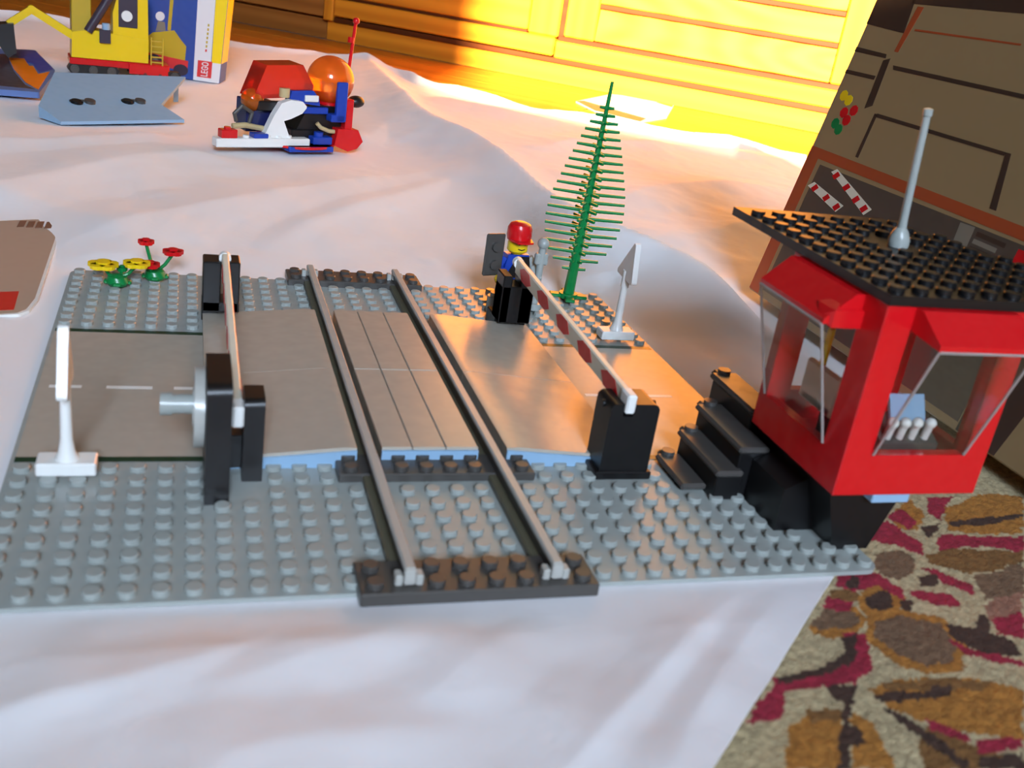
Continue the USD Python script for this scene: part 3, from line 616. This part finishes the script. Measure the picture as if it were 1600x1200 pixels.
put('rod', B().cyl((0, 0, 0), (0, 0, 3.9), .22), GREY, lt); put('knob', B().ball((0, 0, 4.1), .36).box(-.4, .4, -.2, .2, 2.8, 3.5, .08), GREY, lt); put('foot', B().cyl((0, 0, 0), (0, 0, .4), .45), GREY, lt)
lp = thing('grey_round_brick', 'light grey round stud brick at the feet of the toy figure', 'brick', (23.6, 27.5, .2), 0)
put('body', B().cyl((0, 0, 0), (0, 0, .95), .46), GREY, lp); put('stud', B().cyl((0, 0, .95), (0, 0, 1.16), .3), GREY, lp)

# ------------------------------------------------------------------ signal tower and its stairs
def diff(a, *cut):
    return trimesh.boolean.difference([a] + list(cut), engine='manifold')


def bx(x0, x1, y0, y1, z0, z1): return B().box(x0, x1, y0, y1, z0, z1, .001).mesh()


TO = np.array([31.4, 3.6, 0.0])
tw = thing('signal_tower', 'red toy signal tower cabin with clear bay windows, black studded roof and aerial', 'toy tower', TO)
tput = lambda name, b, mat, parent=tw, smooth=30, **kw: put(name, (b.mesh() if isinstance(b, B) else b).apply_translation(-TO), mat, parent, smooth, **kw)
tput('black_base', B().hull([(x, y, 0.02) for x in (30.7, 32.3) for y in (1.5, 7)] + [(x, y, 2.1) for x in (30.5, 32.5) for y in (1.45, 7)] + [(x, y, 2.95) for x in (29.6, 33.1) for y in (1.3, 7)]), BLACK)
tput('grey_plate', B().box(31.2, 32.9, .75, 1.5, 2.55, 2.95, .05), PALE)
X0, X1, Y0, Y1, Z0, Z1 = 29.22, 35.72, .6, 6.95, 3.0, 10.6
walls = diff(B().box(X0, X1, Y0, Y1, Z0, Z1, .04).mesh(), bx(X0 + .45, X1 - .45, Y0 + .45, Y1 - .45, Z0 + .4, Z1 + 1),
             bx(30.4, 34.6, Y0 - 1, Y0 + 1, 4.72, 10.15), bx(X0 - 1, X0 + 1, 1.95, 6.35, 4.5, 10.1), bx(X1 - 1, X1 + 1, 1.95, 6.35, 4.5, 10.1), bx(30.4, 34.6, Y1 - 1, Y1 + 1, 4.72, 10.1))
tput('cabin_walls', walls, RED)
YZ = np.array([[0, 0, 1, 0], [1, 0, 0, 0], [0, 1, 0, 0], [0, 0, 0, 1.0]])      # polygon (y, z) extruded along x
XZ = np.array([[1, 0, 0, 0], [0, 0, -1, 0], [0, 1, 0, 0], [0, 0, 0, 1.0]])     # polygon (x, z) extruded along -y
tput('window_hood', B().prism([(Y0 + .1, 10.55), (Y0 + .1, 9.7), (-1.08, 9.55), (-1.08, 9.75), (Y0 - .35, 10.55)], 30.4, 34.65, YZ), RED)
tput('window_hood', B().prism([(X0 + .1, 10.5), (X0 + .1, 9.55), (27.72, 9.32), (27.72, 9.52), (X0 - .4, 10.5)], -6.5, -1.9, XZ), RED)
tput('hood_corner', B().hull([(x, y, z) for x in (28.0, 29.3) for y in (1.75, 2.9) for z in (9.25, 9.9)] + [(28.6, 2.3, 10.2), (27.75, 2.3, 9.5)]), RED)


def bay(pts_out, pts_in, thick):
    """front pane and two triangular cheeks of a bay that stands out at the top; each an actual slab of clear plastic"""
    pass


gp = 0.09
fb = tput('front_bay', B().hull([(x, y + dy, z) for x in (30.45, 34.58) for y, z in ((-1.03, 9.55), (Y0 - .02, 4.75)) for dy in (0, gp)]), CLEAR)
for x in (30.42, 34.53): tput('bay_cheek', B().hull([(x + dx, y, z) for dx in (0, gp) for y, z in ((-1.03, 9.55), (Y0 - .02, 4.75), (Y0 - .02, 9.7))]), CLEAR)
for x in (30.45, 34.55): tput('bay_edge', B().cyl((x, -1.05, 9.55), (x, Y0 - .04, 4.75), .055, n=8), P('clear_edge', lin(200, 190, 185), .15, transmission_weight=.5) if x < 31 else stage.GetPrimAtPath('/World/Looks/clear_edge') and UsdShade.Material.Get(stage, '/World/Looks/clear_edge'))
EDGE = UsdShade.Material.Get(stage, '/World/Looks/clear_edge')
tput('bay_edge', B().cyl((30.45, -1.06, 9.52), (34.55, -1.06, 9.52), .06, n=8), EDGE)
tput('left_bay', B().hull([(x + dx, y, z) for y in (1.95, 6.45) for x, z in ((27.75, 9.32), (X0 - .02, 4.55)) for dx in (0, gp)]), CLEAR)
for y in (1.92, 6.4): tput('bay_cheek', B().hull([(x, y + dy, z) for dy in (0, gp) for x, z in ((27.75, 9.32), (X0 - .02, 4.55), (X0 - .02, 9.5))]), CLEAR)
for y in (1.95, 6.45): tput('bay_edge', B().cyl((27.73, y, 9.32), (X0 - .04, y, 4.55), .055, n=8), EDGE)
tput('bay_edge', B().cyl((27.72, 1.95, 9.3), (27.72, 6.45, 9.3), .06, n=8), EDGE)
# inside
tput('control_desk', B().hull([(x, y, z) for x in (31.2, 33.8) for y, z in ((1.2, 3.4), (2.6, 3.4), (1.2, 4.9), (2.6, 5.6))]), DGREY)
for k, x in enumerate((31.6, 32.15, 32.7, 33.3)): tput('lever', B().cyl((x, 1.5, 5.0), (x - .1, 1.25, 5.75), .16).ball((x - .1, 1.25, 5.75), .22, 1), WHITE)
tput('desk_screen', B().hull([(x, y, z) for x in (32.0, 33.6) for y, z in ((2.0, 5.5), (2.1, 5.35), (2.5, 6.4), (2.6, 6.3))]), PALE)
tput('seat', B().box(30.0, 31.3, 3.1, 5.2, 5.0, 5.4, .08).box(30.0, 30.3, 3.0, 5.4, 5.0, 6.7, .1), CREAM); tput('seat_post', B().cyl((30.7, 4.1, 3.4), (30.7, 4.1, 5.1), .3), BLACK)
tput('lamp_rod', B().cyl((30.2, 4.6, 6.6), (30.2, 4.6, 8.2), .14), YELLOW)
RZ = 10.6
roofpoly = Polygon([(29.15, .5), (29.15, 12.3), (37.0, 12.3), (39.3, 5.5), (39.3, .5)])
rf = tput('roof', B().prism(roofpoly, RZ, RZ + .36), BLACK)
rs = [(29.15 + i + .5, .5 + j + .5, RZ + .36) for i in range(10) for j in range(12) if roofpoly.buffer(-.35).contains(shapely.Point(29.15 + i + .5, .5 + j + .5))]
rs = [q for q in rs if not (abs(q[0] - 34.3) < .8 and abs(q[1] - 7.4) < .8)]
studs(rf, [np.array(q) - TO for q in rs], BLACK, 'roof')
an = tput('aerial', B().lathe([(0, 0), (.42, 0), (.45, .3), (.33, .62), (.2, .8), (.17, 1.2), (.15, 5.3), (.19, 5.35), (.19, 5.6), (0, 5.65)], n=16).mesh().apply_transform(Rm((0, 1, 0), -4.5)).apply_translation((34.27, 7.35, RZ + .36)), GREY)

st = thing('toy_stairs', 'black toy staircase climbing to the red signal tower', 'stairs', (28.4, 7.4, 0))
SO = np.array([28.4, 7.4, 0])
for x0, x1, y0, y1, z in ((26.15, 27.35, 6.1, 9.0, .42), (27.2, 28.5, 5.35, 9.4, 1.42), (28.15, 29.6, 5.55, 10.0, 2.42), (29.3, 30.7, 7.2, 11.3, 3.42)):
    step = put('step', B().box(x0, x1, y0, y1, z - .3, z, .1).box(x0 + .25, x1 - .25, y1 - .1, y1 + .42, z - .3, z, .15).mesh().apply_translation(-SO), DGREY, st)
    put('knob', B().cyl((.5 * (x0 + x1), y1 - .05, z - .02), (.5 * (x0 + x1), y1 - .05, z + .16), .3).mesh().apply_translation(-SO), DGREY, step)
    if z > 1: put('riser', B().box(x0 + .12, x1, y0 + .12, y1 - .2, .02, z - .28, .04).mesh().apply_translation(-SO), BLACK, st)
put('stringer', B().hull([(x, y, z) for y in (3.0, 5.6) for x, z in ((28.9, .02), (30.9, .02), (28.9, 1.9), (30.9, 2.9))]).mesh().apply_translation(-SO), BLACK, st)

# ------------------------------------------------------------------ big printed box at the right, leaning back
th = math.atan2(.208, .978); BO = np.array([43.98, 33.44, .55])
cart = thing('cardboard_toy_box', 'big brown printed cardboard box leaning back behind the signal tower', 'box', BO)
TB = np.eye(4); TB[:3, 0], TB[:3, 1], TB[:3, 2] = (0, -1, 0), (math.sin(th), 0, math.cos(th)), (-math.cos(th), 0, math.sin(th))
CARTON = P('carton_print', lin(150, 126, 88), .38); C_DARK = P('carton_dark_print', lin(62, 44, 34), .38); C_RUST = P('carton_rust_print', lin(165, 72, 35), .38)
C_GREY = P('carton_grey_print', lin(128, 120, 105), .38); C_PHOTO = P('carton_photo_print', lin(80, 68, 58), .38); C_SIDE = P('carton_edge', lin(140, 110, 75), .6)
put('carton', B().box(0, 40, 0, 23.5, -3.5, 0, .08).mesh().apply_transform(TB), CARTON, cart)


def printed(name, poly, mat, T, parent, z0=-.005, z1=.012, **kw):
    p = Polygon(poly)
    if not p.exterior.is_ccw: p = Polygon(list(p.exterior.coords)[::-1])
    put(name, B().prism(p.buffer(0), z0, z1).mesh().apply_transform(T), mat, parent, **kw)


pb_ = lambda n_, l, m_, z1=.012: printed(n_, l, m_, TB, cart, -.005, z1)
pb_('border_print', [(0.02, .1), (1.25, .1), (1.25, 10.1), (.02, 10.1)], C_RUST)
pb_('border_print', [(.05, 9.85), (28, 9.95), (28, 10.6), (.05, 10.5)], C_RUST, .014)
pb_('photo_print', [(1.6, .5), (22.3, .5), (22.3, 9.75), (1.75, 9.55)], C_PHOTO)
pb_('barrier_print', [(1.44, 8.01), (1.99, 8.4), (5.94, 7.8), (5.44, 7.25)], CREAM, .016); pb_('barrier_print', [(3.23, 9.4), (3.7, 9.7), (8.64, 8.3), (8.13, 7.8)], CREAM, .016)
for a_, b_ in ((2.3, 8.06), (3.9, 7.8), (5.3, 7.55)): pb_('stripe_print', [(a_ - .4, b_ - .1), (a_, b_ + .28), (a_ + .4, b_ + .1), (a_, b_ - .28)], RED, .019)
for a_, b_ in ((3.9, 9.3), (5.4, 8.9), (6.8, 8.45), (7.9, 8.15)): pb_('stripe_print', [(a_ - .4, b_ - .1), (a_, b_ + .28), (a_ + .4, b_ + .1), (a_, b_ - .28)], RED, .019)
pb_('caption_print', [(15.94, 9.6), (17.1, 9.65), (17.2, 8.4), (16.1, 8.4)], C_GREY, .016)
for q in range(4): pb_('caption_print', [(17.4, 9.5 - q * .4), (19.6 - .4 * q, 9.5 - q * .4), (19.6 - .4 * q, 9.25 - q * .4), (17.4, 9.25 - q * .4)], C_DARK if q % 2 == 0 else C_GREY, .016)
pb_('red_print', [(20.5, 9.5), (21.6, 9.5), (21.6, 8.3), (20.5, 8.3)], RED, .016)
pb_('roof_print', [(-.0, 20.0), (.02, 23.3), (3.0, 23.3), (3.79, 20.55), (4.13, 18.54), (.02, 18.7)], C_DARK)
pb_('top_band_print', [(3.6, 20.3), (3.6, 23.3), (39.8, 23.3), (39.8, 20.9), (13, 20.6)], C_DARK)
for x_, y_, m_ in ((1.0, 14.1, YELLOW), (1.7, 13.9, YELLOW), (1.8, 13.1, RED), (2.7, 13.4, RED), (2.4, 12.7, RED), (2.0, 12.0, GREEN), (1.4, 12.3, GREEN)):
    printed('flower_print', [(x_ + .42 * math.cos(t), y_ + .36 * math.sin(t)) for t in np.arange(8) * math.pi / 4], m_, TB, cart, -.005, .015)
pb_('bar_print', [(3.35, 16.75), (3.95, 16.95), (4.3, 14.0), (3.65, 13.7)], C_DARK)
pb_('bar_print', [(4.3, 20.2), (4.9, 20.2), (4.4, 17.4), (4.0, 17.4)], C_RUST)
for l in ([(0.05, 17.2), (3.4, 17.15), (3.5, 16.9), (.05, 16.9)], [(.05, 15.7), (3.3, 15.75), (3.3, 15.5), (.05, 15.45)], [(4.5, 16.6), (16, 16.68), (16, 16.45), (4.7, 16.35)], [(5.1, 13.65), (16.6, 13.7), (16.6, 13.5), (5.1, 13.42)]): pb_('line_print', l, C_DARK)
pb_('line_print', [(4.85, 13.6), (5.15, 13.6), (5.2, 10.8), (4.9, 10.8)], C_DARK); pb_('line_print', [(16.6, 13.7), (17.0, 13.7), (17.9, 10.8), (17.4, 10.8)], C_DARK)
pb_('line_print', [(5.0, 18.9), (14, 19.1), (14, 19.0), (5.0, 18.78)], C_RUST)
pb_('side_print', [(22.4, .1), (25.3, .1), (25.75, 2.6), (25.4, 4.2), (24.2, 9.6), (22.4, 9.6)], C_DARK)

# ------------------------------------------------------------------ the card, leaflets and paper
FLAT = np.eye(4)


def slab_thing(name, poly, z0, z1, mat, label, cat, prints):
    c = np.mean(poly, 0); g = thing(name, label, cat, (c[0], c[1], z0))
    b = B().prism((Polygon(poly) if Polygon(poly).exterior.is_ccw else Polygon(poly[::-1])).buffer(-.3).buffer(.3), 0, z1 - z0).p[0].apply_translation((-c[0], -c[1], 0))
    put('sheet', b, mat, g)
    for k_, (n_, pl_, m_) in enumerate(prints):
        p = Polygon(pl_).buffer(0).intersection(Polygon(poly).buffer(-.08))
        put(n_, B().prism(shapely.affinity.translate(p, -c[0], -c[1]) if p.geom_type == 'Polygon' else shapely.affinity.translate(max(p.geoms, key=lambda q: q.area), -c[0], -c[1]), z1 - z0 - .01, z1 - z0 + .012 + .012 * k_), m_, g)
    return g


import shapely.affinity
C_CARD = P('card_print', lin(176, 153, 134), .5); C_CARDR = P('card_red_print', lin(200, 50, 38), .45); C_BROWN = P('card_brown_print', lin(125, 88, 68), .5)
C_INNER = [list(q) for q in np.array(Polygon(CARD).buffer(-.16).exterior.coords)]
slab_thing('printed_card', CARD, -.14, .02, WHITE, 'grey-brown printed booklet with a red block lying at the left edge', 'booklet', [('cover_print', C_INNER, C_CARD)] + [('red_block_print', CARD_RED, C_CARDR)] +
           [('small_print', [[x0 + q * .52, y0], [x0 + q * .52 + .38, y0 + .12], [x0 + q * .52 + .38, y0 + 1.5], [x0 + q * .52, y0 + 1.4]], C_BROWN) for q in range(4) for x0, y0 in ((-3.8, 39.6),)])
C_BLUE = P('leaflet_blue_print', lin(60, 75, 165), .4); C_DK = P('leaflet_dark_print', lin(55, 45, 60), .4)
slab_thing('leaflet', LEAFLET, -.1, .5, P('leaflet_edge', lin(90, 115, 170), .5), 'blue and orange printed leaflet beside the black digger bucket', 'leaflet', [('dark_print', LEAFLET_DARK, C_DK), ('blue_print', LEAFLET_BLUE, C_BLUE), ('orange_print', LEAFLET_ORANGE, ORANGE)])
wall_ = Polygon([tuple(wp(s_, m_, 0)[:2]) for s_, m_ in ((-50, .6), (150, .6), (150, 90), (-50, 90))])
PAPER = [list(q) for q in Polygon(FLOOR_PAPER).intersection(wall_).exterior.coords][:-1]
slab_thing('paper_scrap', PAPER, FL + .02, FL + .2, WHITE, 'white and pink sunlit paper on the floorboards behind the toy tree', 'paper', [('pink_print', PAPER_PINK, P('pink_print', lin(240, 205, 225), .5)), ('dark_print', PAPER_DARK, C_DK), ('red_print', PAPER_RED, C_RUST)])

# ------------------------------------------------------------------ pale blue-grey plough-shaped piece
W_ = np.array(WEDGE['top']).reshape(6, 3); wc = np.array([0, 80, -.22]); W_ = W_ - wc
wg = thing('grey_plough_piece', 'pale blue-grey bent plastic piece with two holes, in front of the digger', 'plastic piece', wc)
t0, t1, t2, t3, t4, t5 = W_
down = lambda p: np.array([p[0], p[1], 0.02])
put('upper_face', B().hull([t0, t1, t2, t3] + [np.array([*(p[:2] + [0, .25]), max(p[2] - .35, .02)]) for p in (t0, t1, t2, t3)]), PALE, wg)
put('lower_face', B().hull([t3, t2, t4, t5] + [down(p) for p in (t3 + [0, .2, 0], t2 + [0, .2, 0], t4, t5)]), PALE, wg)
put('back_leg', B().hull([t0 + [.8, .1, -.3], t0 + [1.4, .1, -.3], down(t0 + [.8, .3, 0]), down(t0 + [1.4, .6, 0])]), PALE, wg); put('back_leg', B().hull([t1 + [-1.2, -.5, -.3], t1 + [-.7, -.3, -.3], down(t1 + [-1.2, .1, 0]), down(t1 + [-.7, .4, 0])]), PALE, wg)
wn = np.cross(t1 - t0, t3 - t0); wn /= np.linalg.norm(wn); wn *= np.sign(wn[2])
for k in (0, 1):
    q = t3 + (t2 - t3) * (.28 + .42 * k) + (t0 - t3) * .08
    h = put('hole_socket', B().cyl(q - wn * .1, q + wn * .1, .62, n=20).cyl(q - wn * .1, q + wn * .22, .45, n=20), BLACK, wg)
    q2 = q + (t2 - t3) / np.linalg.norm(t2 - t3) * 1.35 - np.array([0, .1, .1]); put('clip', B().cyl(q2 - wn * .1, q2 + wn * .35, .5).box(q2[0] - .9, q2[0] + .5, q2[1] - .3, q2[1] + .2, q2[2] - .1, q2[2] + .3, .08), DGREY, wg)

# ------------------------------------------------------------------ digger and its box
BX = np.array([-7.0, 113.0, -.4]); bdeg = -13.17
db = thing('digger_toy_box', 'blue toy box with white and yellow edge stripes standing behind the yellow digger', 'box', BX, bdeg)
C_BB = P('box_blue_print', lin(45, 75, 150), .35); C_BW = P('box_white_print', lin(225, 222, 222), .4); C_BY = P('box_yellow_print', lin(250, 215, 20), .35); C_RED = P('box_red_print', lin(215, 50, 50), .4); C_BYD = P('box_ochre_print', lin(190, 160, 35), .4)
put('carton', B().hull([(x + z * .075, y, z) for x in (6.2, 17.4) for y in (0, 3.6) for z in (0, 15.5)]), C_BB, db)
TF = np.array([[1, .075, 0, 0], [0, 0, -1, 0], [0, 1, 0, 0], [0, 0, 0, 1.0]])
fp = lambda n_, l, m_, z1=.02: printed(n_, l, m_, TF, db, -.005, z1)
put('side_print', B().hull([(x + z * .075, y, z) for x in (17.38, 17.42) for y in (.05, 3.55) for z in (2.4, 15.4)]), C_BY, db)
fp('white_stripe_print', [(14.2, .02), (16.2, .02), (15.75, 15.4), (13.6, 15.4)], C_BW); fp('yellow_stripe_print', [(16.2, 2.4), (17.35, 2.4), (17.35, 15.4), (15.75, 15.4)], C_BY); fp('white_stripe_print', [(16.2, .02), (17.35, .02), (17.35, 2.4), (16.2, 2.4)], C_BW)
fp('logo_print', [(14.6, .5), (16.35, .5), (16.3, 2.5), (14.55, 2.5)], C_RED, .03)
tx = meshkit.text_mesh('LEGO', .62, .012, True); tx.apply_translation((-tx.bounds[:, 0].mean(), -tx.bounds[:, 1].mean(), 0)); tx.apply_scale((.78, 1.25, 1)); tx.apply_transform(Rm((0, 0, 1), 90)); tx.apply_translation((15.46, 1.5, .03)); put('logo_lettering', tx.apply_transform(TF), C_BW, db, smooth=False)
for q in range(7): fp('small_print', [(15.3, 3.6 + q * .5), (15.5, 3.6 + q * .5), (15.5, 3.9 + q * .5), (15.3, 3.9 + q * .5)], C_BYD if q else C_RED, .026)
fp('vehicle_print', [(7.6, 2.2), (13.0, 2.2), (13.0, 3.9), (12.2, 4.7), (11.4, 5.6), (8.9, 5.0), (7.8, 4.0)], C_BYD)
fp('vehicle_print', [(8.2, 1.3), (13.4, .9), (13.4, 2.2), (8.2, 2.6)], C_RED, .022)
fp('wheel_print', [(9.3 + 1.0 * math.cos(t), 1.55 + .95 * math.sin(t)) for t in np.arange(16) * math.pi / 8], C_DK, .026); fp('wheel_print', [(12.6 + .9 * math.cos(t), 1.0 + .7 * math.sin(t)) for t in np.arange(16) * math.pi / 8], C_DK, .026)
fp('wheel_print', [(9.4 + .5 * math.cos(t), 1.55 + .5 * math.sin(t)) for t in np.arange(12) * math.pi / 6], C_GREY, .03)
fp('figure_print', [(9.6 + .55 * math.cos(t), 7.0 + .55 * math.sin(t)) for t in np.arange(12) * math.pi / 6], C_BW, .026); fp('figure_print', [(9.2, 5.2), (10.4, 5.4), (10.2, 6.4), (9.4, 6.4)], C_GREY, .024); fp('mast_print', [(10.6, 5.5), (11.0, 5.5), (11.0, 12), (10.6, 12)], C_BYD, .026)

DX = np.array([-7.0, 104.4, -.22]); dg = thing('toy_digger', 'yellow toy digger with raised boom, black bucket and red chassis', 'toy digger', DX, 9)
put('chassis', B().box(.2, 11.2, -.2, 3.6, 1.0, 1.75, .08), RED, dg); put('front_plate', B().box(6.6, 11.0, -.55, -.2, .5, 1.7, .06), RED, dg)
for x0, x1 in ((-.1, 5.6), (7.6, 12.6)):
    put('track', B().hull([(x, y, z) for y in (-.35, 1.0) for x, z in ((x0, .55), (x0 + .4, .05), (x1 - .4, .05), (x1, .55), (x0 + .3, 1.05), (x1 - .3, 1.05))]), BLACK, dg)
for x in (.7, 2.7, 4.7, 8.4, 10.1, 11.8): put('wheel', B().cyl((x, -.48, .55), (x, .2, .55), .48, n=20).cyl((x, -.55, .55), (x, .2, .55), .22), DGREY, dg)
put('body', B().hull([(x, y, z) for y in (-.1, 3.2) for x, z in ((.4, 1.8), (.5, 4.6), (8.8, 1.8), (8.8, 4.4), (2.5, 5.0))]), YELLOW, dg)
cabm = diff(B().hull([(x, y, z) for y in (.0, 3.1) for x, z in ((4.9, 4.2), (8.8, 4.2), (8.7, 9.6), (8.1, 10.4), (5.8, 10.4), (4.9, 7.2))]).mesh(), bx(5.5, 7.6, -1, .5, 5.6, 9.8))
put('cab', cabm, YELLOW, dg); put('cab_window', B().box(5.5, 7.6, .15, .4, 5.6, 9.8, .02), C_DK, dg); put('rear_panel', B().box(.5, 2.6, .2, 3.0, 4.6, 9.8, .08), C_BYD, dg)
put('hydraulic_strut', B().cyl((2.2, -.1, 4.8), (5.2, -.1, 9.9), .5), C_DK, dg); put('cab_highlight', B().cyl((6.4, -.3, 6.9), (6.4, .2, 6.9), .6), WHITE, dg)  # white disc paints the bright highlight on the cab
put('operator_torso', B().hull([(x, y, z) for x in (3.4, 4.6) for y in (-.5, .1) for z in (3.7, 5.2)]), C_DK, dg); put('operator_head', B().cyl((4.1, -.3, 5.2), (4.1, -.3, 5.9), .42), PALE, dg)
ld = put('ladder_rail', B().box(9.0, 9.15, -.35, -.15, 1.0, 4.8, .02).box(10.3, 10.45, -.35, -.15, 1.0, 4.8, .02), C_BYD, dg)
for q in range(6): put('ladder_rung', B().cyl((9.05, -.25, 1.4 + q * .6), (10.4, -.25, 1.4 + q * .6), .09, n=8), C_BYD, dg)
bm = B(); e0, e1, e2 = np.array((.8, .6, 4.0)), np.array((-3.6, .6, 6.5)), np.array((-6.0, .6, 4.7))
def bar(a, c, w, d): 
    v = (c - a) / np.linalg.norm(c - a); u = np.array([-v[2], 0, v[0]]); return [p_ + s_ * u * w + np.array([0, t_ * d, 0]) for p_ in (a, c) for s_ in (-1, 1) for t_ in (-1, 1)]
put('boom', B().hull(bar(e0, e1, .42, .35)), YELLOW, dg); put('dipper', B().hull(bar(e1, e2, .38, .3)), YELLOW, dg); put('pivot', B().cyl((-3.6, .1, 6.5), (-3.6, 1.1, 6.5), .45), YELLOW, dg)
put('bucket', diff(B().hull([(x, y, z) for y in (-.8, 1.8) for x, z in ((-7.2, 4.7), (-5.5, 4.9), (-5.3, 1.8), (-6.2, 1.2), (-7.0, 2.4))]).mesh(), B().hull([(x, y, z) for y in (-.6, 1.6) for x, z in ((-5.9, 4.2), (-5.0, 4.2), (-4.9, 2.0), (-5.9, 1.8))]).mesh()), BLACK, dg)

# ------------------------------------------------------------------ small space vehicle
SH = np.array([8.0, 68.4, -.2]); sp = thing('toy_spacecraft', 'small red, blue and white toy spacecraft with an orange dome', 'toy spacecraft', SH, 22.5)
put('keel', B().lathe([(0, .02), (1.2, .02), (3.9, .55), (3.9, .75), (0, .75)], (9.0, 1.2, 0), 24), RED, sp, label='red dish underneath')
put('keel_plate', B().box(6.8, 11.4, -2.3, -.2, .25, .75, .06), BLUE, sp)
put('hull', B().box(7.8, 13.6, -.6, 2.8, .75, 2.0, .08).hull([(x, y, z) for y in (-.4, 2.6) for x, z in ((8.4, 2), (13.4, 2), (13.2, 4.1), (9.6, 4.3))]), BLACK, sp)
wgn = put('wing', B().box(0, 9.2, -1.7, -.6, .55, 1.35, .08), WHITE, sp, label='white wing bar')
for q in range(5): put('wing_stud', B().cyl((3.0 + q * 1.05, -1.15, 1.35), (3.0 + q * 1.05, -1.15, 1.58), .3), WHITE, wgn)
put('wing_tip', B().box(.5, 2.0, -1.6, -.7, 1.35, 2.1, .06).cyl((1.2, -1.15, 2.1), (1.2, -1.15, 2.3), .3), RED, sp); put('wing_plate', B().box(3.6, 5.0, -1.6, -.5, 1.35, 1.75, .05), BLUE, sp)
hook = Polygon([(4.6, 1.3), (7.3, 1.3), (7.0, 2.0), (6.6, 2.9), (7.3, 3.1), (8.4, 3.6), (8.9, 4.2), (8.4, 4.7), (7.2, 4.8), (6.3, 4.5), (5.6, 3.4)]).buffer(-.2).buffer(.2)
put('bracket', B().prism(hook, 0, .8, np.array([[1, 0, 0, 0], [0, 0, -1, -.5], [0, 1, 0, 0], [0, 0, 0, 1.0]])), WHITE, sp, label='white hooked bracket')
put('side_block', B().box(3.6, 6.2, .2, 2.4, 1.6, 4.4, .08), NAVY, sp)
put('canopy', B().hull([(x, y, z) for y in (-.2, 2.6) for x, z in ((4.0, 4.6), (5.2, 7.6), (8.8, 7.8), (10.0, 6.0), (9.9, 5.0))]), TRANS_RED, sp, label='clear red canopy')
put('canopy_front', B().ball((4.3, .6, 4.4), 1.05, 2, (1, 1, 1.0)), TRANS_ORANGE, sp)
put('nose_bar', B().box(4.4, 8.6, -.5, .1, 3.6, 4.5, .1), BLACK, sp)
put('upper_plate', B().hull([(x, y, z) for y in (-.6, .3) for x, z in ((7.4, 4.6), (10.6, 4.2), (10.4, 5.0), (9.8, 5.6), (7.6, 5.5))]), BLUE, sp); put('white_tile', B().box(8.9, 10.3, -.85, -.55, 4.6, 5.2, .06), WHITE, sp); put('lower_plate', B().box(7.8, 11.4, -.8, 2.2, 3.5, 4.1, .06), BLUE, sp)
put('pilot_head', B().cyl((7.0, -.3, 4.9), (7.0, -.3, 5.7), .5), TAN, sp)
put('dome', B().ball((12.4, 1.0, 6.4), 2.25, 3), TRANS_ORANGE, sp, smooth=True, label='clear orange dome'); put('dome_core', B().cyl((12.4, 1.0, 4.1), (12.4, 1.0, 5.6), 1.1), RED, sp)
put('fin', B().box(11.9, 13.0, -1.5, -1.0, 2.9, 6.6, .1).box(11.4, 12.8, -1.5, -.4, 2.9, 3.6, .08), BLUE, sp); put('fin_post', B().box(13.1, 13.9, -1.2, -.3, 1.6, 5.0, .08), RED, sp)
put('aerial', B().cyl((14.2, 1.4, 3.2), (14.9, 1.4, 11.6), .16).ball((14.95, 1.4, 11.9), .34, 1).cyl((14.5, 1.4, 9.9), (14.56, 1.4, 10.4), .3), RED, sp); put('aerial_socket', B().cyl((14.2, 1.4, 2.4), (14.2, 1.4, 4.2), .4), BLACK, sp)
put('thruster', B().ball((14.9, .2, 4.6), .72, 2, (1.2, 1, .8)).cyl((13.2, .2, 4.4), (14.9, .2, 4.6), .25), BLACK, sp)
put('engine', B().hull([(x, y, z) for y in (-1.5, .8) for x, z in ((11.9, .7), (13.4, .15), (14.4, .4), (15.0, 1.1), (14.4, 2.2), (12.2, 2.3))]), RED, sp, label='red engine block')
put('hose', B().tube([(10.2, -.9, 2.7), (10.6, -1.0, 2.3), (11.4, -1.1, 2.0), (12.0, -1.1, 1.95)], .2), TAN, sp); put('claw', B().tube([(2.4, -.3, 2.6), (2.2, -.3, 3.3), (2.9, -.3, 4.0), (3.9, -.3, 3.4), (3.6, -.3, 2.4)], .18), DGREY, sp)
put('claw_arm', B().tube([(2.0, -.4, 2.2), (3.2, -.4, 2.3), (5.0, -.4, 2.0)], .26), TAN, sp)
put('studs_plate', B().box(9.6, 11.6, -1.6, -.4, .8, 1.5, .06).cyl((10.4, -1.0, 1.5), (10.4, -1.0, 1.9), .45), BLUE, sp)
